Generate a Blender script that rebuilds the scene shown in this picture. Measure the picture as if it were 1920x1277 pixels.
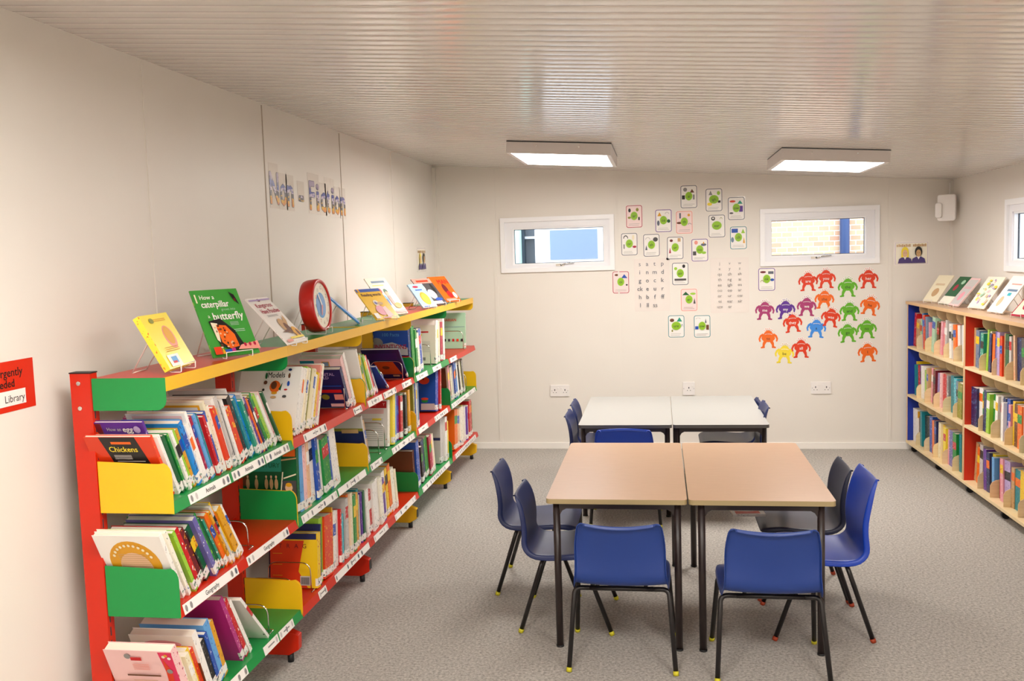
import bpy, math, random
from math import sin, cos, pi, radians, atan2, tan
from mathutils import Vector, Matrix

for o in list(bpy.data.objects):
    bpy.data.objects.remove(o)
SC = bpy.context.scene
COL = SC.collection

# ------------------------------------------------------------------ camera
cam_data = bpy.data.cameras.new('camera')
cam_data.sensor_fit = 'HORIZONTAL'
cam_data.sensor_width = 36.0
cam_data.lens = 1771.07 * 36.0 / 1920.0
cam_data.clip_start = 0.05
cam = bpy.data.objects.new('camera', cam_data)
COL.objects.link(cam)
RT = Vector((0.9877199, 0.15305098, -0.0313815)).normalized()
UP = Vector((0.01691462, 0.09492509, 0.99534071)).normalized()
FW = Vector((-0.15531677, 0.98364863, -0.0911706)).normalized()
cm = Matrix.Identity(4)
for i in range(3):
    cm[i][0] = RT[i]; cm[i][1] = UP[i]; cm[i][2] = -FW[i]
cm.translation = (0, 0, 1.7224)
cam.matrix_world = cm
SC.camera = cam

# ------------------------------------------------------------------ world + exposure
world = bpy.data.worlds.new('overcast_sky')
SC.world = world
world.use_nodes = True
bg = world.node_tree.nodes['Background']
bg.inputs[0].default_value = (0.80, 0.90, 1.0, 1)
SKY_STRENGTH = 4.3
bg.inputs[1].default_value = SKY_STRENGTH
SC.view_settings.view_transform = 'Standard'
SC.view_settings.look = 'None'
SC.view_settings.gamma = 1.0
SC.view_settings.use_curve_mapping = False
SC.view_settings.exposure = 0.0
LAMP = 28.8          # luminance of the ceiling panels

# room constants
XL, XR, YB, YF = -1.951, 2.356, 8.176, -2.2
ZL = 2.512
SLOPE = -0.0700455
def ceil_z(x): return ZL + SLOPE * (x - XL)

# ------------------------------------------------------------------ materials
def lin(c):
    c = c / 255.0
    return c / 12.92 if c <= 0.04045 else ((c + 0.055) / 1.055) ** 2.4
def rgb(h):
    if isinstance(h, str):
        h = h.lstrip('#'); h = tuple(int(h[i:i + 2], 16) for i in (0, 2, 4))
    return (lin(h[0]), lin(h[1]), lin(h[2]), 1.0)
_M = {}
def mat(name, col='#ffffff', rough=0.5, metal=0.0, spec=0.5, coat=0.0, emit=None, es=0.0):
    if name in _M: return _M[name]
    m = bpy.data.materials.new(name); m.use_nodes = True
    b = m.node_tree.nodes['Principled BSDF']
    b.inputs['Base Color'].default_value = rgb(col)
    b.inputs['Roughness'].default_value = rough
    b.inputs['Metallic'].default_value = metal
    b.inputs['Specular IOR Level'].default_value = spec
    b.inputs['Coat Weight'].default_value = coat
    if emit:
        b.inputs['Emission Color'].default_value = rgb(emit)
        b.inputs['Emission Strength'].default_value = es
    _M[name] = m
    return m
def nodes(m): return m.node_tree.nodes, m.node_tree.links, m.node_tree.nodes['Principled BSDF']
def noise_color(m, c1, c2, scale, detail=4, lo=0.35, hi=0.65, stretch=(1, 1, 1), rnd=False, bump=0.0, rough=0.6):
    n, l, b = nodes(m)
    tc = n.new('ShaderNodeTexCoord'); mp = n.new('ShaderNodeMapping')
    mp.inputs['Scale'].default_value = stretch
    l.new(tc.outputs['Object'], mp.inputs['Vector'])
    if rnd:
        oi = n.new('ShaderNodeObjectInfo'); mu = n.new('ShaderNodeMath'); mu.operation = 'MULTIPLY'
        mu.inputs[1].default_value = 37.0
        l.new(oi.outputs['Random'], mu.inputs[0]); l.new(mu.outputs[0], mp.inputs['Location'])
    no = n.new('ShaderNodeTexNoise'); no.inputs['Scale'].default_value = scale
    no.inputs['Detail'].default_value = detail; no.inputs['Roughness'].default_value = rough
    l.new(mp.outputs[0], no.inputs['Vector'])
    r = n.new('ShaderNodeValToRGB')
    r.color_ramp.elements[0].position = lo; r.color_ramp.elements[1].position = hi
    r.color_ramp.elements[0].color = rgb(c1); r.color_ramp.elements[1].color = rgb(c2)
    l.new(no.outputs['Fac'], r.inputs[0]); l.new(r.outputs[0], b.inputs['Base Color'])
    if bump:
        bp = n.new('ShaderNodeBump'); bp.inputs['Strength'].default_value = bump
        bp.inputs['Distance'].default_value = 0.004
        l.new(no.outputs['Fac'], bp.inputs['Height']); l.new(bp.outputs[0], b.inputs['Normal'])
    return m

M_wall = noise_color(mat('wall_cream', rough=0.42, spec=0.35), '#e8e1d8', '#eae4db', 1.5, 2)
M_ceil = noise_color(mat('ceiling_gloss_panel', rough=0.12, spec=0.85), '#d3ccc6', '#d8d1cb', 1.2, 2)
M_carpet = mat('carpet_grey', rough=0.95, spec=0.1)
noise_color(M_carpet, '#7d7872', '#dad3ca', 80, 8, 0.34, 0.68, bump=0.6, rough=0.8)
M_skirt = mat('skirting_white', '#f6f1ea', 0.35)
M_upvc = mat('white_upvc', '#f6f5f6', 0.3)
M_upvc2 = mat('white_upvc_sash', '#efeef1', 0.3)
M_gasket = mat('dark_gasket', '#33363c', 0.5)
M_chrome = mat('chrome', '#d8d5d0', 0.15, 1.0)
M_white = mat('white_plastic', '#efeae6', 0.35)
M_wwire = mat('white_coated_wire', '#f4ebe4', 0.35)
M_red = mat('red_powder_coat', '#cb2302', 0.34)
M_green = mat('green_powder_coat', '#078d40', 0.34)
M_yellow = mat('yellow_powder_coat', '#efb912', 0.34)
M_black = mat('black_plastic', '#17171a', 0.5)
M_beech = mat('beech_laminate', rough=0.3, spec=0.5)
noise_color(M_beech, '#cba17b', '#d2a985', 9, 4, 0.3, 0.7, (1, 14, 1))
M_greytop = mat('grey_laminate', '#a8a7a3', 0.3)
M_tedge = mat('beech_edge_band', '#a8946a', 0.5)
M_dedge = mat('grey_edge_band', '#5d5a58', 0.5)
M_tframe = mat('brown_black_steel', '#2c2120', 0.35)
M_cframe = mat('black_steel_tube', '#1b1718', 0.3)
M_page = mat('book_pages', '#e6dccb', 0.8)
M_paper = mat('white_paper', '#f6f1ec', 0.5)
M_lam = mat('laminate_film', '#f1e9e0', 0.12)
M_ply = mat('birch_plywood', rough=0.45)
noise_color(M_ply, '#e3c898', '#edd6ab', 6, 4, 0.3, 0.7, (1, 1, 12))
M_plyedge = mat('beech_lipping', '#d9b182', 0.45)
M_rednb = mat('red_laminate_panel', '#cf2c08', 0.5)
M_bluenb = mat('blue_laminate_panel', '#12309a', 0.5)

def glass_mat():
    m = bpy.data.materials.new('window_glass'); m.use_nodes = True
    n = m.node_tree.nodes; l = m.node_tree.links
    n.remove(n['Principled BSDF'])
    t = n.new('ShaderNodeBsdfTransparent'); g = n.new('ShaderNodeBsdfGlossy'); g.inputs['Roughness'].default_value = 0.02
    t.inputs[0].default_value = (0.95, 0.97, 1, 1)
    fr = n.new('ShaderNodeFresnel'); fr.inputs[0].default_value = 1.35
    mx = n.new('ShaderNodeMixShader')
    ge = n.new('ShaderNodeNewGeometry'); iv = n.new('ShaderNodeMath'); iv.operation = 'SUBTRACT'; iv.inputs[0].default_value = 1.0
    l.new(ge.outputs['Backfacing'], iv.inputs[1]); mu = n.new('ShaderNodeMath'); mu.operation = 'MULTIPLY'
    l.new(iv.outputs[0], mu.inputs[0]); l.new(fr.outputs[0], mu.inputs[1]); l.new(mu.outputs[0], mx.inputs[0]); l.new(t.outputs[0], mx.inputs[1]); l.new(g.outputs[0], mx.inputs[2])
    l.new(mx.outputs[0], n['Material Output'].inputs[0])
    return m
M_glass = glass_mat()

# flat print colours
PC = dict(white='#f4efe9', cream='#f0e4c4', ivory='#f7f0dd', yellow='#f2c81e', gold='#e0a01c', orange='#ee6a14', redorange='#dd3a12',
          red='#c8161c', crimson='#b0143c', maroon='#6d1420', pink='#e79aa8', palepink='#f3c6c4', magenta='#b0267c', purple='#5c2a92',
          violet='#6b63a8', lilac='#b9a2cf', navy='#1c2358', blue='#1d4fae', skyblue='#63a4dc', brightblue='#1489dc', teal='#13808c',
          cyan='#3bb3c4', green='#1c8a3c', darkgreen='#0e5a30', lime='#9ccb3c', palegreen='#a9cfae', olive='#8d8a2e', brown='#6a3c20',
          tan='#c8a070', peach='#e8bd96', black='#1a1718', grey='#8e8a88', palegrey='#c9c3bf', greyblue='#6f87a0', cover_yellow='#f4dc3c',
          salmon='#ee9a8c', hotpink='#e0285c', darkgrey='#4a4648', peppergreen='#2a9a80', grassg='#3f9a3a', skypale='#a8cfe6', clockblue='#7fa8dc', sunny='#f4c22c', violetdark='#3a2470', orangebrown='#c2521a')
NICE = dict(redorange='orange red', brightblue='bright blue', skyblue='sky blue', palepink='pale pink', darkgreen='dark green',
            palegreen='pale green', palegrey='pale grey', greyblue='grey blue', cover_yellow='lemon yellow', hotpink='hot pink', darkgrey='dark grey', peppergreen='sea green')
def pmat(c):
    return mat('print_' + c, PC[c], 0.45)
ACC = dict(white='palegrey', cream='tan', ivory='grey', yellow='red', gold='brown', orange='yellow', redorange='yellow', red='white', crimson='pink',
           maroon='gold', pink='white', palepink='crimson', magenta='palepink', purple='lilac', violet='white', lilac='purple', navy='skyblue',
           blue='white', skyblue='blue', brightblue='navy', teal='cyan', cyan='white', green='lime', darkgreen='green', lime='green',
           palegreen='white', olive='cream', brown='tan', tan='brown', peach='redorange', black='grey', grey='white', palegrey='grey', greyblue='navy',
           cover_yellow='orange', salmon='white', hotpink='white', darkgrey='grey', peppergreen='white', grassg='lime', sunny='white', skypale='white')
def bmat(c):
    k = 'book_cover_' + c
    if k in _M: return _M[k]
    m = mat(k, rough=0.33, spec=0.5)
    noise_color(m, PC[c], PC[ACC[c]], 105, 2, 0.62, 0.65, (1.0, 1.0, 0.6), rnd=True)
    return m
def cmat(c): return mat('book_board_' + c, PC[c], 0.33)
M_sticker = mat('spine_sticker', rough=0.35)
def _st():
    n, l, b = nodes(M_sticker)
    tc = n.new('ShaderNodeTexCoord'); v = n.new('ShaderNodeTexVoronoi'); v.inputs['Scale'].default_value = 120
    oi = n.new('ShaderNodeObjectInfo'); ad = n.new('ShaderNodeVectorMath'); ad.operation = 'ADD'
    l.new(tc.outputs['Object'], ad.inputs[0]); l.new(oi.outputs['Random'], ad.inputs[1])
    l.new(ad.outputs[0], v.inputs['Vector'])
    r = n.new('ShaderNodeValToRGB'); r.color_ramp.interpolation = 'CONSTANT'
    e = r.color_ramp.elements
    e[0].position = 0; e[0].color = rgb('#efeae4')
    e[1].position = 0.72; e[1].color = rgb('#7fa08a')
    for p, c in ((0.78, '#e9e4de'), (0.84, '#55555a'), (0.88, '#e9e4de'), (0.92, '#d98a60'), (0.95, '#efeae4'), (0.98, '#6f86b0')):
        x = e.new(p); x.color = rgb(c)
    sp = n.new('ShaderNodeSeparateColor'); l.new(v.outputs['Color'], sp.inputs[0])
    l.new(sp.outputs[0], r.inputs[0]); l.new(r.outputs[0], b.inputs['Base Color'])
_st()

# ------------------------------------------------------------------ mesh builder
class G:
    def __init__(s): s.v = []; s.f = []; s.mi = []; s.mats = []; s.sm = []
    def m(s, mt):
        if mt not in s.mats: s.mats.append(mt)
        return s.mats.index(mt)
    def add(s, vs, fs, mt, smooth=False):
        k = len(s.v); s.v += [tuple(v) for v in vs]; i = s.m(mt)
        for f in fs: s.f.append([a + k for a in f]); s.mi.append(i); s.sm.append(smooth)
        return s
    def box(s, a, b, mt):
        x0, y0, z0 = [min(p, q) for p, q in zip(a, b)]; x1, y1, z1 = [max(p, q) for p, q in zip(a, b)]
        return s.add([(x0, y0, z0), (x1, y0, z0), (x1, y1, z0), (x0, y1, z0), (x0, y0, z1), (x1, y0, z1), (x1, y1, z1), (x0, y1, z1)],
                     [(0, 3, 2, 1), (4, 5, 6, 7), (0, 1, 5, 4), (1, 2, 6, 5), (2, 3, 7, 6), (3, 0, 4, 7)], mt)
    def prism(s, pts, O, U, V, N, d, mt, side=None):
        O, U, V, N = Vector(O), Vector(U), Vector(V), Vector(N); n = len(pts)
        a = [O + U * p[0] + V * p[1] for p in pts]; b = [q + N * d for q in a]
        flip = U.cross(V).dot(N) * d < 0
        f1 = list(range(n)); f2 = list(range(2 * n - 1, n - 1, -1))
        if not flip: f1.reverse(); f2.reverse()
        s.add(a + b, [f1, f2], mt)
        k = len(s.v) - 2 * n; i = s.m(side or mt)
        for j in range(n):
            q = (j + 1) % n; f = [k + j, k + q, k + n + q, k + n + j]
            if flip: f.reverse()
            s.f.append(f); s.mi.append(i); s.sm.append(False)
        return s
    def tube(s, pts, r, mt, seg=8, closed=False, caps=True):
        pts = [Vector(p) for p in pts]; n = len(pts); rings = []
        prev = None
        for i, p in enumerate(pts):
            if closed: t = pts[(i + 1) % n] - pts[i - 1]
            else: t = pts[min(i + 1, n - 1)] - pts[max(i - 1, 0)]
            t.normalize()
            if prev is None:
                up = Vector((0, 0, 1)) if abs(t.z) < 0.9 else Vector((1, 0, 0))
                u = t.cross(up).normalized()
            else:
                u = (prev - t * prev.dot(t)).normalized()
            prev = u; w = t.cross(u)
            rr = r[i] if isinstance(r, (list, tuple)) else r
            rings.append([p + (u * cos(2 * pi * k / seg) + w * sin(2 * pi * k / seg)) * rr for k in range(seg)])
        vs = [q for ring in rings for q in ring]; fs = []
        for i in range(n if closed else n - 1):
            j = (i + 1) % n
            for k in range(seg):
                k2 = (k + 1) % seg
                fs.append((i * seg + k, i * seg + k2, j * seg + k2, j * seg + k))
        s.add(vs, fs, mt, True)
        if not closed and caps:
            b = len(s.v) - len(vs); i = s.m(mt)
            s.f.append([b + k for k in reversed(range(seg))]); s.mi.append(i); s.sm.append(False)
            s.f.append([b + (n - 1) * seg + k for k in range(seg)]); s.mi.append(i); s.sm.append(False)
        return s
    def build(s, name, parent=None, bevel=0, subsurf=0, solid=0):
        me = bpy.data.meshes.new(name); me.from_pydata(s.v, [], s.f)
        for m_ in s.mats: me.materials.append(m_)
        me.polygons.foreach_set('material_index', s.mi)
        me.polygons.foreach_set('use_smooth', s.sm)
        me.update()
        o = bpy.data.objects.new(name, me); COL.objects.link(o)
        if parent is not None: o.parent = parent
        if solid:
            md = o.modifiers.new('solid', 'SOLIDIFY'); md.thickness = solid; md.offset = 0
        if bevel:
            md = o.modifiers.new('bevel', 'BEVEL'); md.width = bevel; md.segments = 2; md.limit_method = 'ANGLE'
            md.harden_normals = False
        if subsurf:
            md = o.modifiers.new('sub', 'SUBSURF'); md.levels = subsurf; md.render_levels = subsurf
        return o

def fillet(pts, r, n=5, closed=False):
    """round the corners of a 3D polyline"""
    P = [Vector(p) for p in pts]; out = []
    N = len(P)
    for i in range(N):
        if not closed and i in (0, N - 1): out.append(P[i]); continue
        a, b, c = P[i - 1], P[i], P[(i + 1) % N]
        d1 = (a - b); d2 = (c - b); rr = min(r, d1.length * .45, d2.length * .45)
        p0 = b + d1.normalized() * rr; p1 = b + d2.normalized() * rr
        for k in range(n + 1):
            t = k / n
            out.append(p0 * (1 - t) ** 2 + b * 2 * t * (1 - t) + p1 * t * t)
    return out
def rrect(w, h, r, n=4, x0=0, y0=0):
    pts = []
    for cx, cy, a in ((w - r, r, -90), (w - r, h - r, 0), (r, h - r, 90), (r, r, 180)):
        for k in range(n + 1):
            t = radians(a + 90 * k / n); pts.append((x0 + cx + r * cos(t), y0 + cy + r * sin(t)))
    return pts

def tag(o, label, cat, group=None):
    o['label'] = label; o['category'] = cat
    if group: o['group'] = group
    return o
def empty(name, loc=(0, 0, 0), rz=0, matrix=None):
    o = bpy.data.objects.new(name, None); COL.objects.link(o)
    o.empty_display_size = 0.05
    if matrix is not None: o.matrix_world = matrix
    else:
        o.location = loc; o.rotation_euler = (0, 0, rz)
    return o
def struct(o):
    o['kind'] = 'structure'; return o

# ------------------------------------------------------------------ text and print
_T = {}
def text_geo(body):
    if body in _T: return _T[body]
    cu = bpy.data.curves.new('t', 'FONT'); cu.body = body; cu.size = 1; cu.resolution_u = 2
    o = bpy.data.objects.new('t', cu); COL.objects.link(o)
    dg = bpy.context.evaluated_depsgraph_get(); dg.update()
    me = o.evaluated_get(dg).to_mesh()
    vs = [(v.co.x, v.co.y) for v in me.vertices]; fs = [tuple(p.vertices) for p in me.polygons]
    o.evaluated_get(dg).to_mesh_clear()
    bpy.data.objects.remove(o); bpy.data.curves.remove(cu)
    x0 = min(v[0] for v in vs); x1 = max(v[0] for v in vs)
    _T[body] = ([(v[0] - (x0 + x1) / 2, v[1] - 0.33) for v in vs], fs, x1 - x0)
    return _T[body]
class Deco:
    """flat print on a surface: origin, right, up, normal"""
    def __init__(s, O, U, V, N, step=0.0004):
        s.g = G(); s.O, s.U, s.V, s.N = Vector(O), Vector(U), Vector(V), Vector(N); s.k = 1; s.step = step
    def P(s, u, v): return s.O + s.U * u + s.V * v + s.N * (s.step * s.k)
    def poly(s, pts, c):
        vs = [s.P(*p) for p in pts]
        s.g.add(vs, [list(range(len(vs)))], c if not isinstance(c, str) else pmat(c)); s.k += 1; return s
    def rect(s, a, b, c, d, col): return s.poly([(a, b), (c, b), (c, d), (a, d)], col)
    def ell(s, cx, cy, rx, ry, col, n=18, a=0, b=360):
        return s.poly([(cx + rx * cos(radians(a + (b - a) * i / n)), cy + ry * sin(radians(a + (b - a) * i / n))) for i in range(n if b - a == 360 else n + 1)], col)
    def text(s, body, cx, cy, h, col, maxw=None, bold=0):
        vs, fs, w = text_geo(body)
        sx = h
        if maxw and w * h > maxw: sx = maxw / w
        for q in ((0, 0),) if not bold else ((0, 0), (bold, 0), (0, bold), (bold, bold)):
            s.g.add([s.P(cx + v[0] * sx + q[0], cy + v[1] * h + q[1]) for v in vs], fs, pmat(col) if isinstance(col, str) else col)
            s.k += 0.25
        s.k += 1; return s
    def lines(s, u0, u1, v0, v1, n, col, fill=0.35, rnd=None):
        st = (v1 - v0) / n
        for i in range(n):
            e = u1 - (rnd.random() * .3 * (u1 - u0) if rnd else 0)
            s.g.add([s.P(u0, v0 + st * i), s.P(e, v0 + st * i), s.P(e, v0 + st * (i + fill)), s.P(u0, v0 + st * (i + fill))], [(0, 1, 2, 3)], pmat(col))
        s.k += 1; return s
    def build(s, name, parent): return s.g.build(name, parent)

# ------------------------------------------------------------------ room shell
g = G(); g.box((XL - .1, YF - .1, -.1), (XR + .1, YB + .1, 0), M_carpet); struct(g.build('floor'))
g = G(); g.box((XL - .1, YF - .1, 0), (XL, YB + .1, ZL + .08), M_wall); struct(g.build('wall_left'))
g = G(); g.box((XL, YF - .1, 0), (XR, YF, ZL + .08), M_wall); struct(g.build('wall_front'))
WIN1 = (-1.363, -0.376, 1.559, 2.034)
WIN2 = (0.836, 1.790, 1.553, 2.028)
WIN3 = (5.96, 6.94, 1.50, 1.985)
def holed(o_name, holes, a, b, fixed0, fixed1, ax, H):
    """wall with rectangular holes; ax = 'x' runs along x"""
    g = G()
    def bx(u0, u1, z0, z1):
        if ax == 'x': g.box((u0, fixed0, z0), (u1, fixed1, z1), M_wall)
        else: g.box((fixed0, u0, z0), (fixed1, u1, z1), M_wall)
    u = a
    for (h0, h1, z0, z1) in holes:
        bx(u, h0 + .012, 0, H); bx(h0 + .012, h1 - .012, 0, z0 + .012); bx(h0 + .012, h1 - .012, z1 - .012, H); u = h1 - .012
    bx(u, b, 0, H)
    return struct(g.build(o_name))
holed('wall_back', (WIN1, WIN2), XL, XR, YB, YB + .1, 'x', ZL + .08)
holed('wall_right', (WIN3,), YF - .1, YB + .1, XR, XR + .1, 'y', ZL + .08)

# ribbed glossy ceiling: real grooves running across the room
g = G(); per = 0.075; prof = []
y = YF - .1
while y < YB + .1:
    prof += [(y, .0032), (y + .003, .0032), (y + .0065, .0005)]
    for k in range(1, 6):
        t = k / 6.6; prof.append((y + .0065 + (per - .0065) * t, -0.00045 * 4 * t * (1 - t)))
    prof.append((y + per - .0030, .0005)); y += per
vs = []
for yy, dz in prof:
    vs += [(XL - .05, yy, ceil_z(XL - .05) + dz), (XR + .05, yy, ceil_z(XR + .05) + dz)]
nb = len(vs)
vs += [(XL - .05, YF - .1, ZL + .09), (XR + .05, YF - .1, ZL + .09), (XL - .05, YB + .1, ZL + .09), (XR + .05, YB + .1, ZL + .09)]
g.add(vs[:nb], [(2 * i, 2 * i + 1, 2 * i + 3, 2 * i + 2) for i in range(len(prof) - 1)], M_ceil, True)
g.add(vs[nb:], [(0, 2, 3, 1)], M_ceil)
struct(g.build('ceiling'))

# skirting and the panel cover strips
g = G(); g.box((XL, YB - .014, 0), (XR, YB, .056), M_skirt); struct(g.build('baseboard_back', bevel=.002))
g = G(); g.box((XL, YF, 0), (XL + .014, YB - .014, .05), M_skirt); struct(g.build('baseboard_left', bevel=.002))
g = G(); g.box((XR - .014, YF, 0), (XR, YB - .014, .05), M_skirt); struct(g.build('baseboard_right', bevel=.002))
ti = 0
M_seam = mat('panel_seam', '#b9aa9a', 0.6)
for yy, wd, mt in ((3.443, .03, M_wall), (4.557, .007, M_seam), (5.72, .006, M_seam), (6.86, .02, M_wall), (2.30, .02, M_wall)):
    ti += 1; g = G(); g.box((XL, yy, .05), (XL + .003, yy + wd, ceil_z(XL) - .01), mt); struct(g.build('trim_%d' % ti))
for xx, wd in ((-1.43, .03), (-0.352, .012), (1.86, .03)):
    ti += 1; g = G(); g.box((xx, YB - .004, .05), (xx + wd, YB, ceil_z(xx + wd) - .01), M_wall); struct(g.build('trim_%d' % ti))
ti += 1; g = G(); g.box((XL, YB - .03, 0), (XL + .03, YB, ceil_z(XL) - .02), M_wall); struct(g.build('trim_%d' % ti))
ti += 1; g = G(); g.box((XR - .02, YB - .02, .05), (XR, YB, ceil_z(XR) - .01), M_wall); struct(g.build('trim_%d' % ti))

# ------------------------------------------------------------------ windows
def window(n, C, U, N, W, H, gl, gr, gb, gt, hx):
    """C lower left corner on the wall plane, U along, N into the room"""
    root = empty('window_%d' % n, C); struct(root)
    U, N = Vector(U), Vector(N); V = Vector((0, 0, 1))
    def ring(name, a, b, c, d, e, f, h_, i_, dep0, dep1, mt):
        g = G()
        for (u0, v0, u1, v1) in ((a, b, c, f), (a, h_, c, d), (a, f, e, h_), (i_, f, c, h_)):
            q = U * u0 + V * v0 + N * dep0; w = U * u1 + V * v1 + N * dep1
            g.box(q, w, mt)
        return g.build(name, root)
    o = .038
    # a b c d outer ; e(inner left) f(inner bottom) h_(inner top) i_(inner right)
    ring('frame', 0, 0, W, H, o, o, H - o, W - o, -.07, .022, M_upvc)
    sl, sb, st_, sr = gl, gb, H - gt, W - gr
    ring('sash', o, o, W - o, H - o, sl - .012, sb - .012, st_ + .012, sr + .012, -.06, .004, M_upvc2)
    ring('glazing_bead', sl - .012, sb - .012, sr + .012, st_ + .012, sl, sb, st_, sr, -.045, -.006, M_upvc)
    ring('gasket_gap_line', sl - .001, sb - .001, sr + .001, st_ + .001, sl + .004, sb + .004, st_ - .004, sr - .004, -.040, -.030, M_gasket)
    g = G(); g.box(U * sl + V * sb - N * .036, U * sr + V * st_ - N * .032, M_glass); g.build('pane', root)
    g = G(); hz = o + (sb - o) * .45; h = G()
    h.box(U * (hx - .05) + V * (hz - .008) + N * .004, U * (hx + .02) + V * (hz + .010) + N * .010, M_chrome)
    h.tube([U * (hx - .005) + V * hz + N * .008, U * (hx - .005) + V * (hz + .002) + N * .028], .007, M_black)
    h.tube(fillet([U * (hx - .005) + V * (hz + .002) + N * .028, U * (hx + .03) + V * (hz + .014) + N * .03, U * (hx + .11) + V * (hz + .018) + N * .026], .01), .0055, M_chrome)
    h.build('handle', root)
    return root
window(1, (WIN1[0], YB, WIN1[2]), (1, 0, 0), (0, -1, 0), WIN1[1] - WIN1[0], WIN1[3] - WIN1[2], .117, .095, .076, .103, .53)
window(2, (WIN2[0], YB, WIN2[2]), (1, 0, 0), (0, -1, 0), WIN2[1] - WIN2[0], WIN2[3] - WIN2[2], .095, .112, .085, .098, .46)
window(3, (XR, WIN3[0], WIN3[2]), (0, 1, 0), (-1, 0, 0), WIN3[1] - WIN3[0], WIN3[3] - WIN3[2], .105, .105, .085, .098, .46)

# ------------------------------------------------------------------ outside
M_out = mat('painted_render', '#f2f0ee', 0.8)
M_gnd = mat('wet_tarmac', '#8b8d90', 0.7)
g = G(); g.box((-14, YB + .2, -.2), (14, 30, -.12), M_gnd); o = struct(g.build('ground'))
g = G(); g.box((XR + .2, -10, -.2), (14, YB + .2, -.12), M_gnd); o = struct(g.build('ground'))
nb_ = empty('neighbouring_building', (0, 11, -.12)); tag(nb_, 'white rendered building with a pale blue window, seen through the left back window', 'building')
g = G(); g.box((-1.43, 0, 0), (0.2, 3, 3.4), M_out); g.build('wall', nb_)
g = G(); g.box((-1.25, -.03, 1.76), (-.70, .01, 2.10), mat('pale_blue_pane', '#8192a8', .2)); g.build('window', nb_)
g = G(); g.box((-3.6, .6, 0), (-1.43, 3, 3.4), mat('grey_cladding', '#6d7378', .7)); g.box((-3.6, .52, 2.02), (-1.43, .6, 2.05), M_out)
g.box((-3.2, .45, 1.5), (-1.62, .6, 2.2), mat('dark_doorway', '#33424c', .4)); g.build('annexe', nb_)
g = G(); g.tube([(-1.68, .3, 0), (-1.68, .3, 2.3)], .05, mat('pale_green_post', '#b9d7c6', .5)); g.build('post', nb_)
bb = empty('brick_building', (0, 11, -.12)); tag(bb, 'pale brick wall with a downpipe, seen through the right back window', 'building')
M_brick = mat('pale_brick', rough=.85)
def _brick():
    n, l, b = nodes(M_brick); tc = n.new('ShaderNodeTexCoord'); mp = n.new('ShaderNodeMapping')
    mp.inputs['Rotation'].default_value = (radians(90), 0, 0)
    br = n.new('ShaderNodeTexBrick'); br.inputs['Scale'].default_value = 4.4
    br.inputs['Color1'].default_value = rgb('#ecc79c'); br.inputs['Color2'].default_value = rgb('#dfa684'); br.inputs['Mortar'].default_value = rgb('#efe9e0')
    l.new(tc.outputs['Object'], mp.inputs[0]); l.new(mp.outputs[0], br.inputs['Vector']); l.new(br.outputs['Color'], b.inputs['Base Color'])
_brick()
g = G(); g.box((.2, 0, 0), (6, 3, 3.4), M_brick); g.build('wall', bb)
g = G(); g.tube([(2.03, -.06, 0), (2.03, -.06, 3.4)], .052, mat('blue_downpipe', '#27406e', .4), 12); g.build('downpipe', bb)

# ------------------------------------------------------------------ ceiling lights
M_diff = mat('lit_diffuser', '#ffffff', .4, emit='#fffaf4', es=LAMP)
M_hous = mat('white_lamp_housing', '#e2dbd8', .4)
ang = math.atan(-SLOPE)
def lamp(cx, cy, w, d, label):
    z = ceil_z(cx)
    Mx = Matrix.Translation((cx, cy, z - .006)) @ Matrix.Rotation(ang, 4, 'Y')
    root = empty('ceiling_light', matrix=Mx); tag(root, label, 'ceiling light', 'ceiling panel lights')
    g = G(); T = .07; b = .028
    g.box((-w / 2, -d / 2, -T), (w / 2, -d / 2 + b, 0), M_hous); g.box((-w / 2, d / 2 - b, -T), (w / 2, d / 2, 0), M_hous)
    g.box((-w / 2, -d / 2 + b, -T), (-w / 2 + b, d / 2 - b, 0), M_hous); g.box((w / 2 - b, -d / 2 + b, -T), (w / 2, d / 2 - b, 0), M_hous)
    g.box((-w / 2 + b, -d / 2 + b, -.02), (w / 2 - b, d / 2 - b, 0), M_hous)
    g.build('housing', root)
    g = G(); g.box((-w / 2 + b, -d / 2 + b, -T + .002), (w / 2 - b, d / 2 - b, -T + .008), M_diff); g.build('diffuser', root)
    g = G(); g.box((-w / 2 - .0005, -d / 2 - .0005, 0), (w / 2 + .0005, d / 2 + .0005, .006), M_gasket); g.build('gasket_gap_line', root)  # dark strip drawn as the gap between housing and ceiling
    for sx in (-.14, .13):
        g = G(); g.tube([(sx, -d / 2 - .003, -.022), (sx, -d / 2 + .002, -.022)], .005, M_chrome, 8); g.build('screw', root)
    return root
lamp(-.616, 6.46, .665, .86, 'square lit panel light nearest the left wall')
lamp(1.075, 6.46, .64, .78, 'square lit panel light above the monster cut-outs')
lamp(-.616, 1.7, .665, .86, 'unseen panel light added above the camera, left one')  # unseen pair added to light the near half of the room
lamp(1.075, 1.7, .64, .78, 'unseen panel light added above the camera, right one')
lamp(-.616, -1.1, .665, .86, 'rearmost added panel light, out of view, left one')  # out-of-view pair added behind the camera for overall light
lamp(1.075, -1.1, .64, .78, 'rearmost added panel light, out of view, right one')

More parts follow.
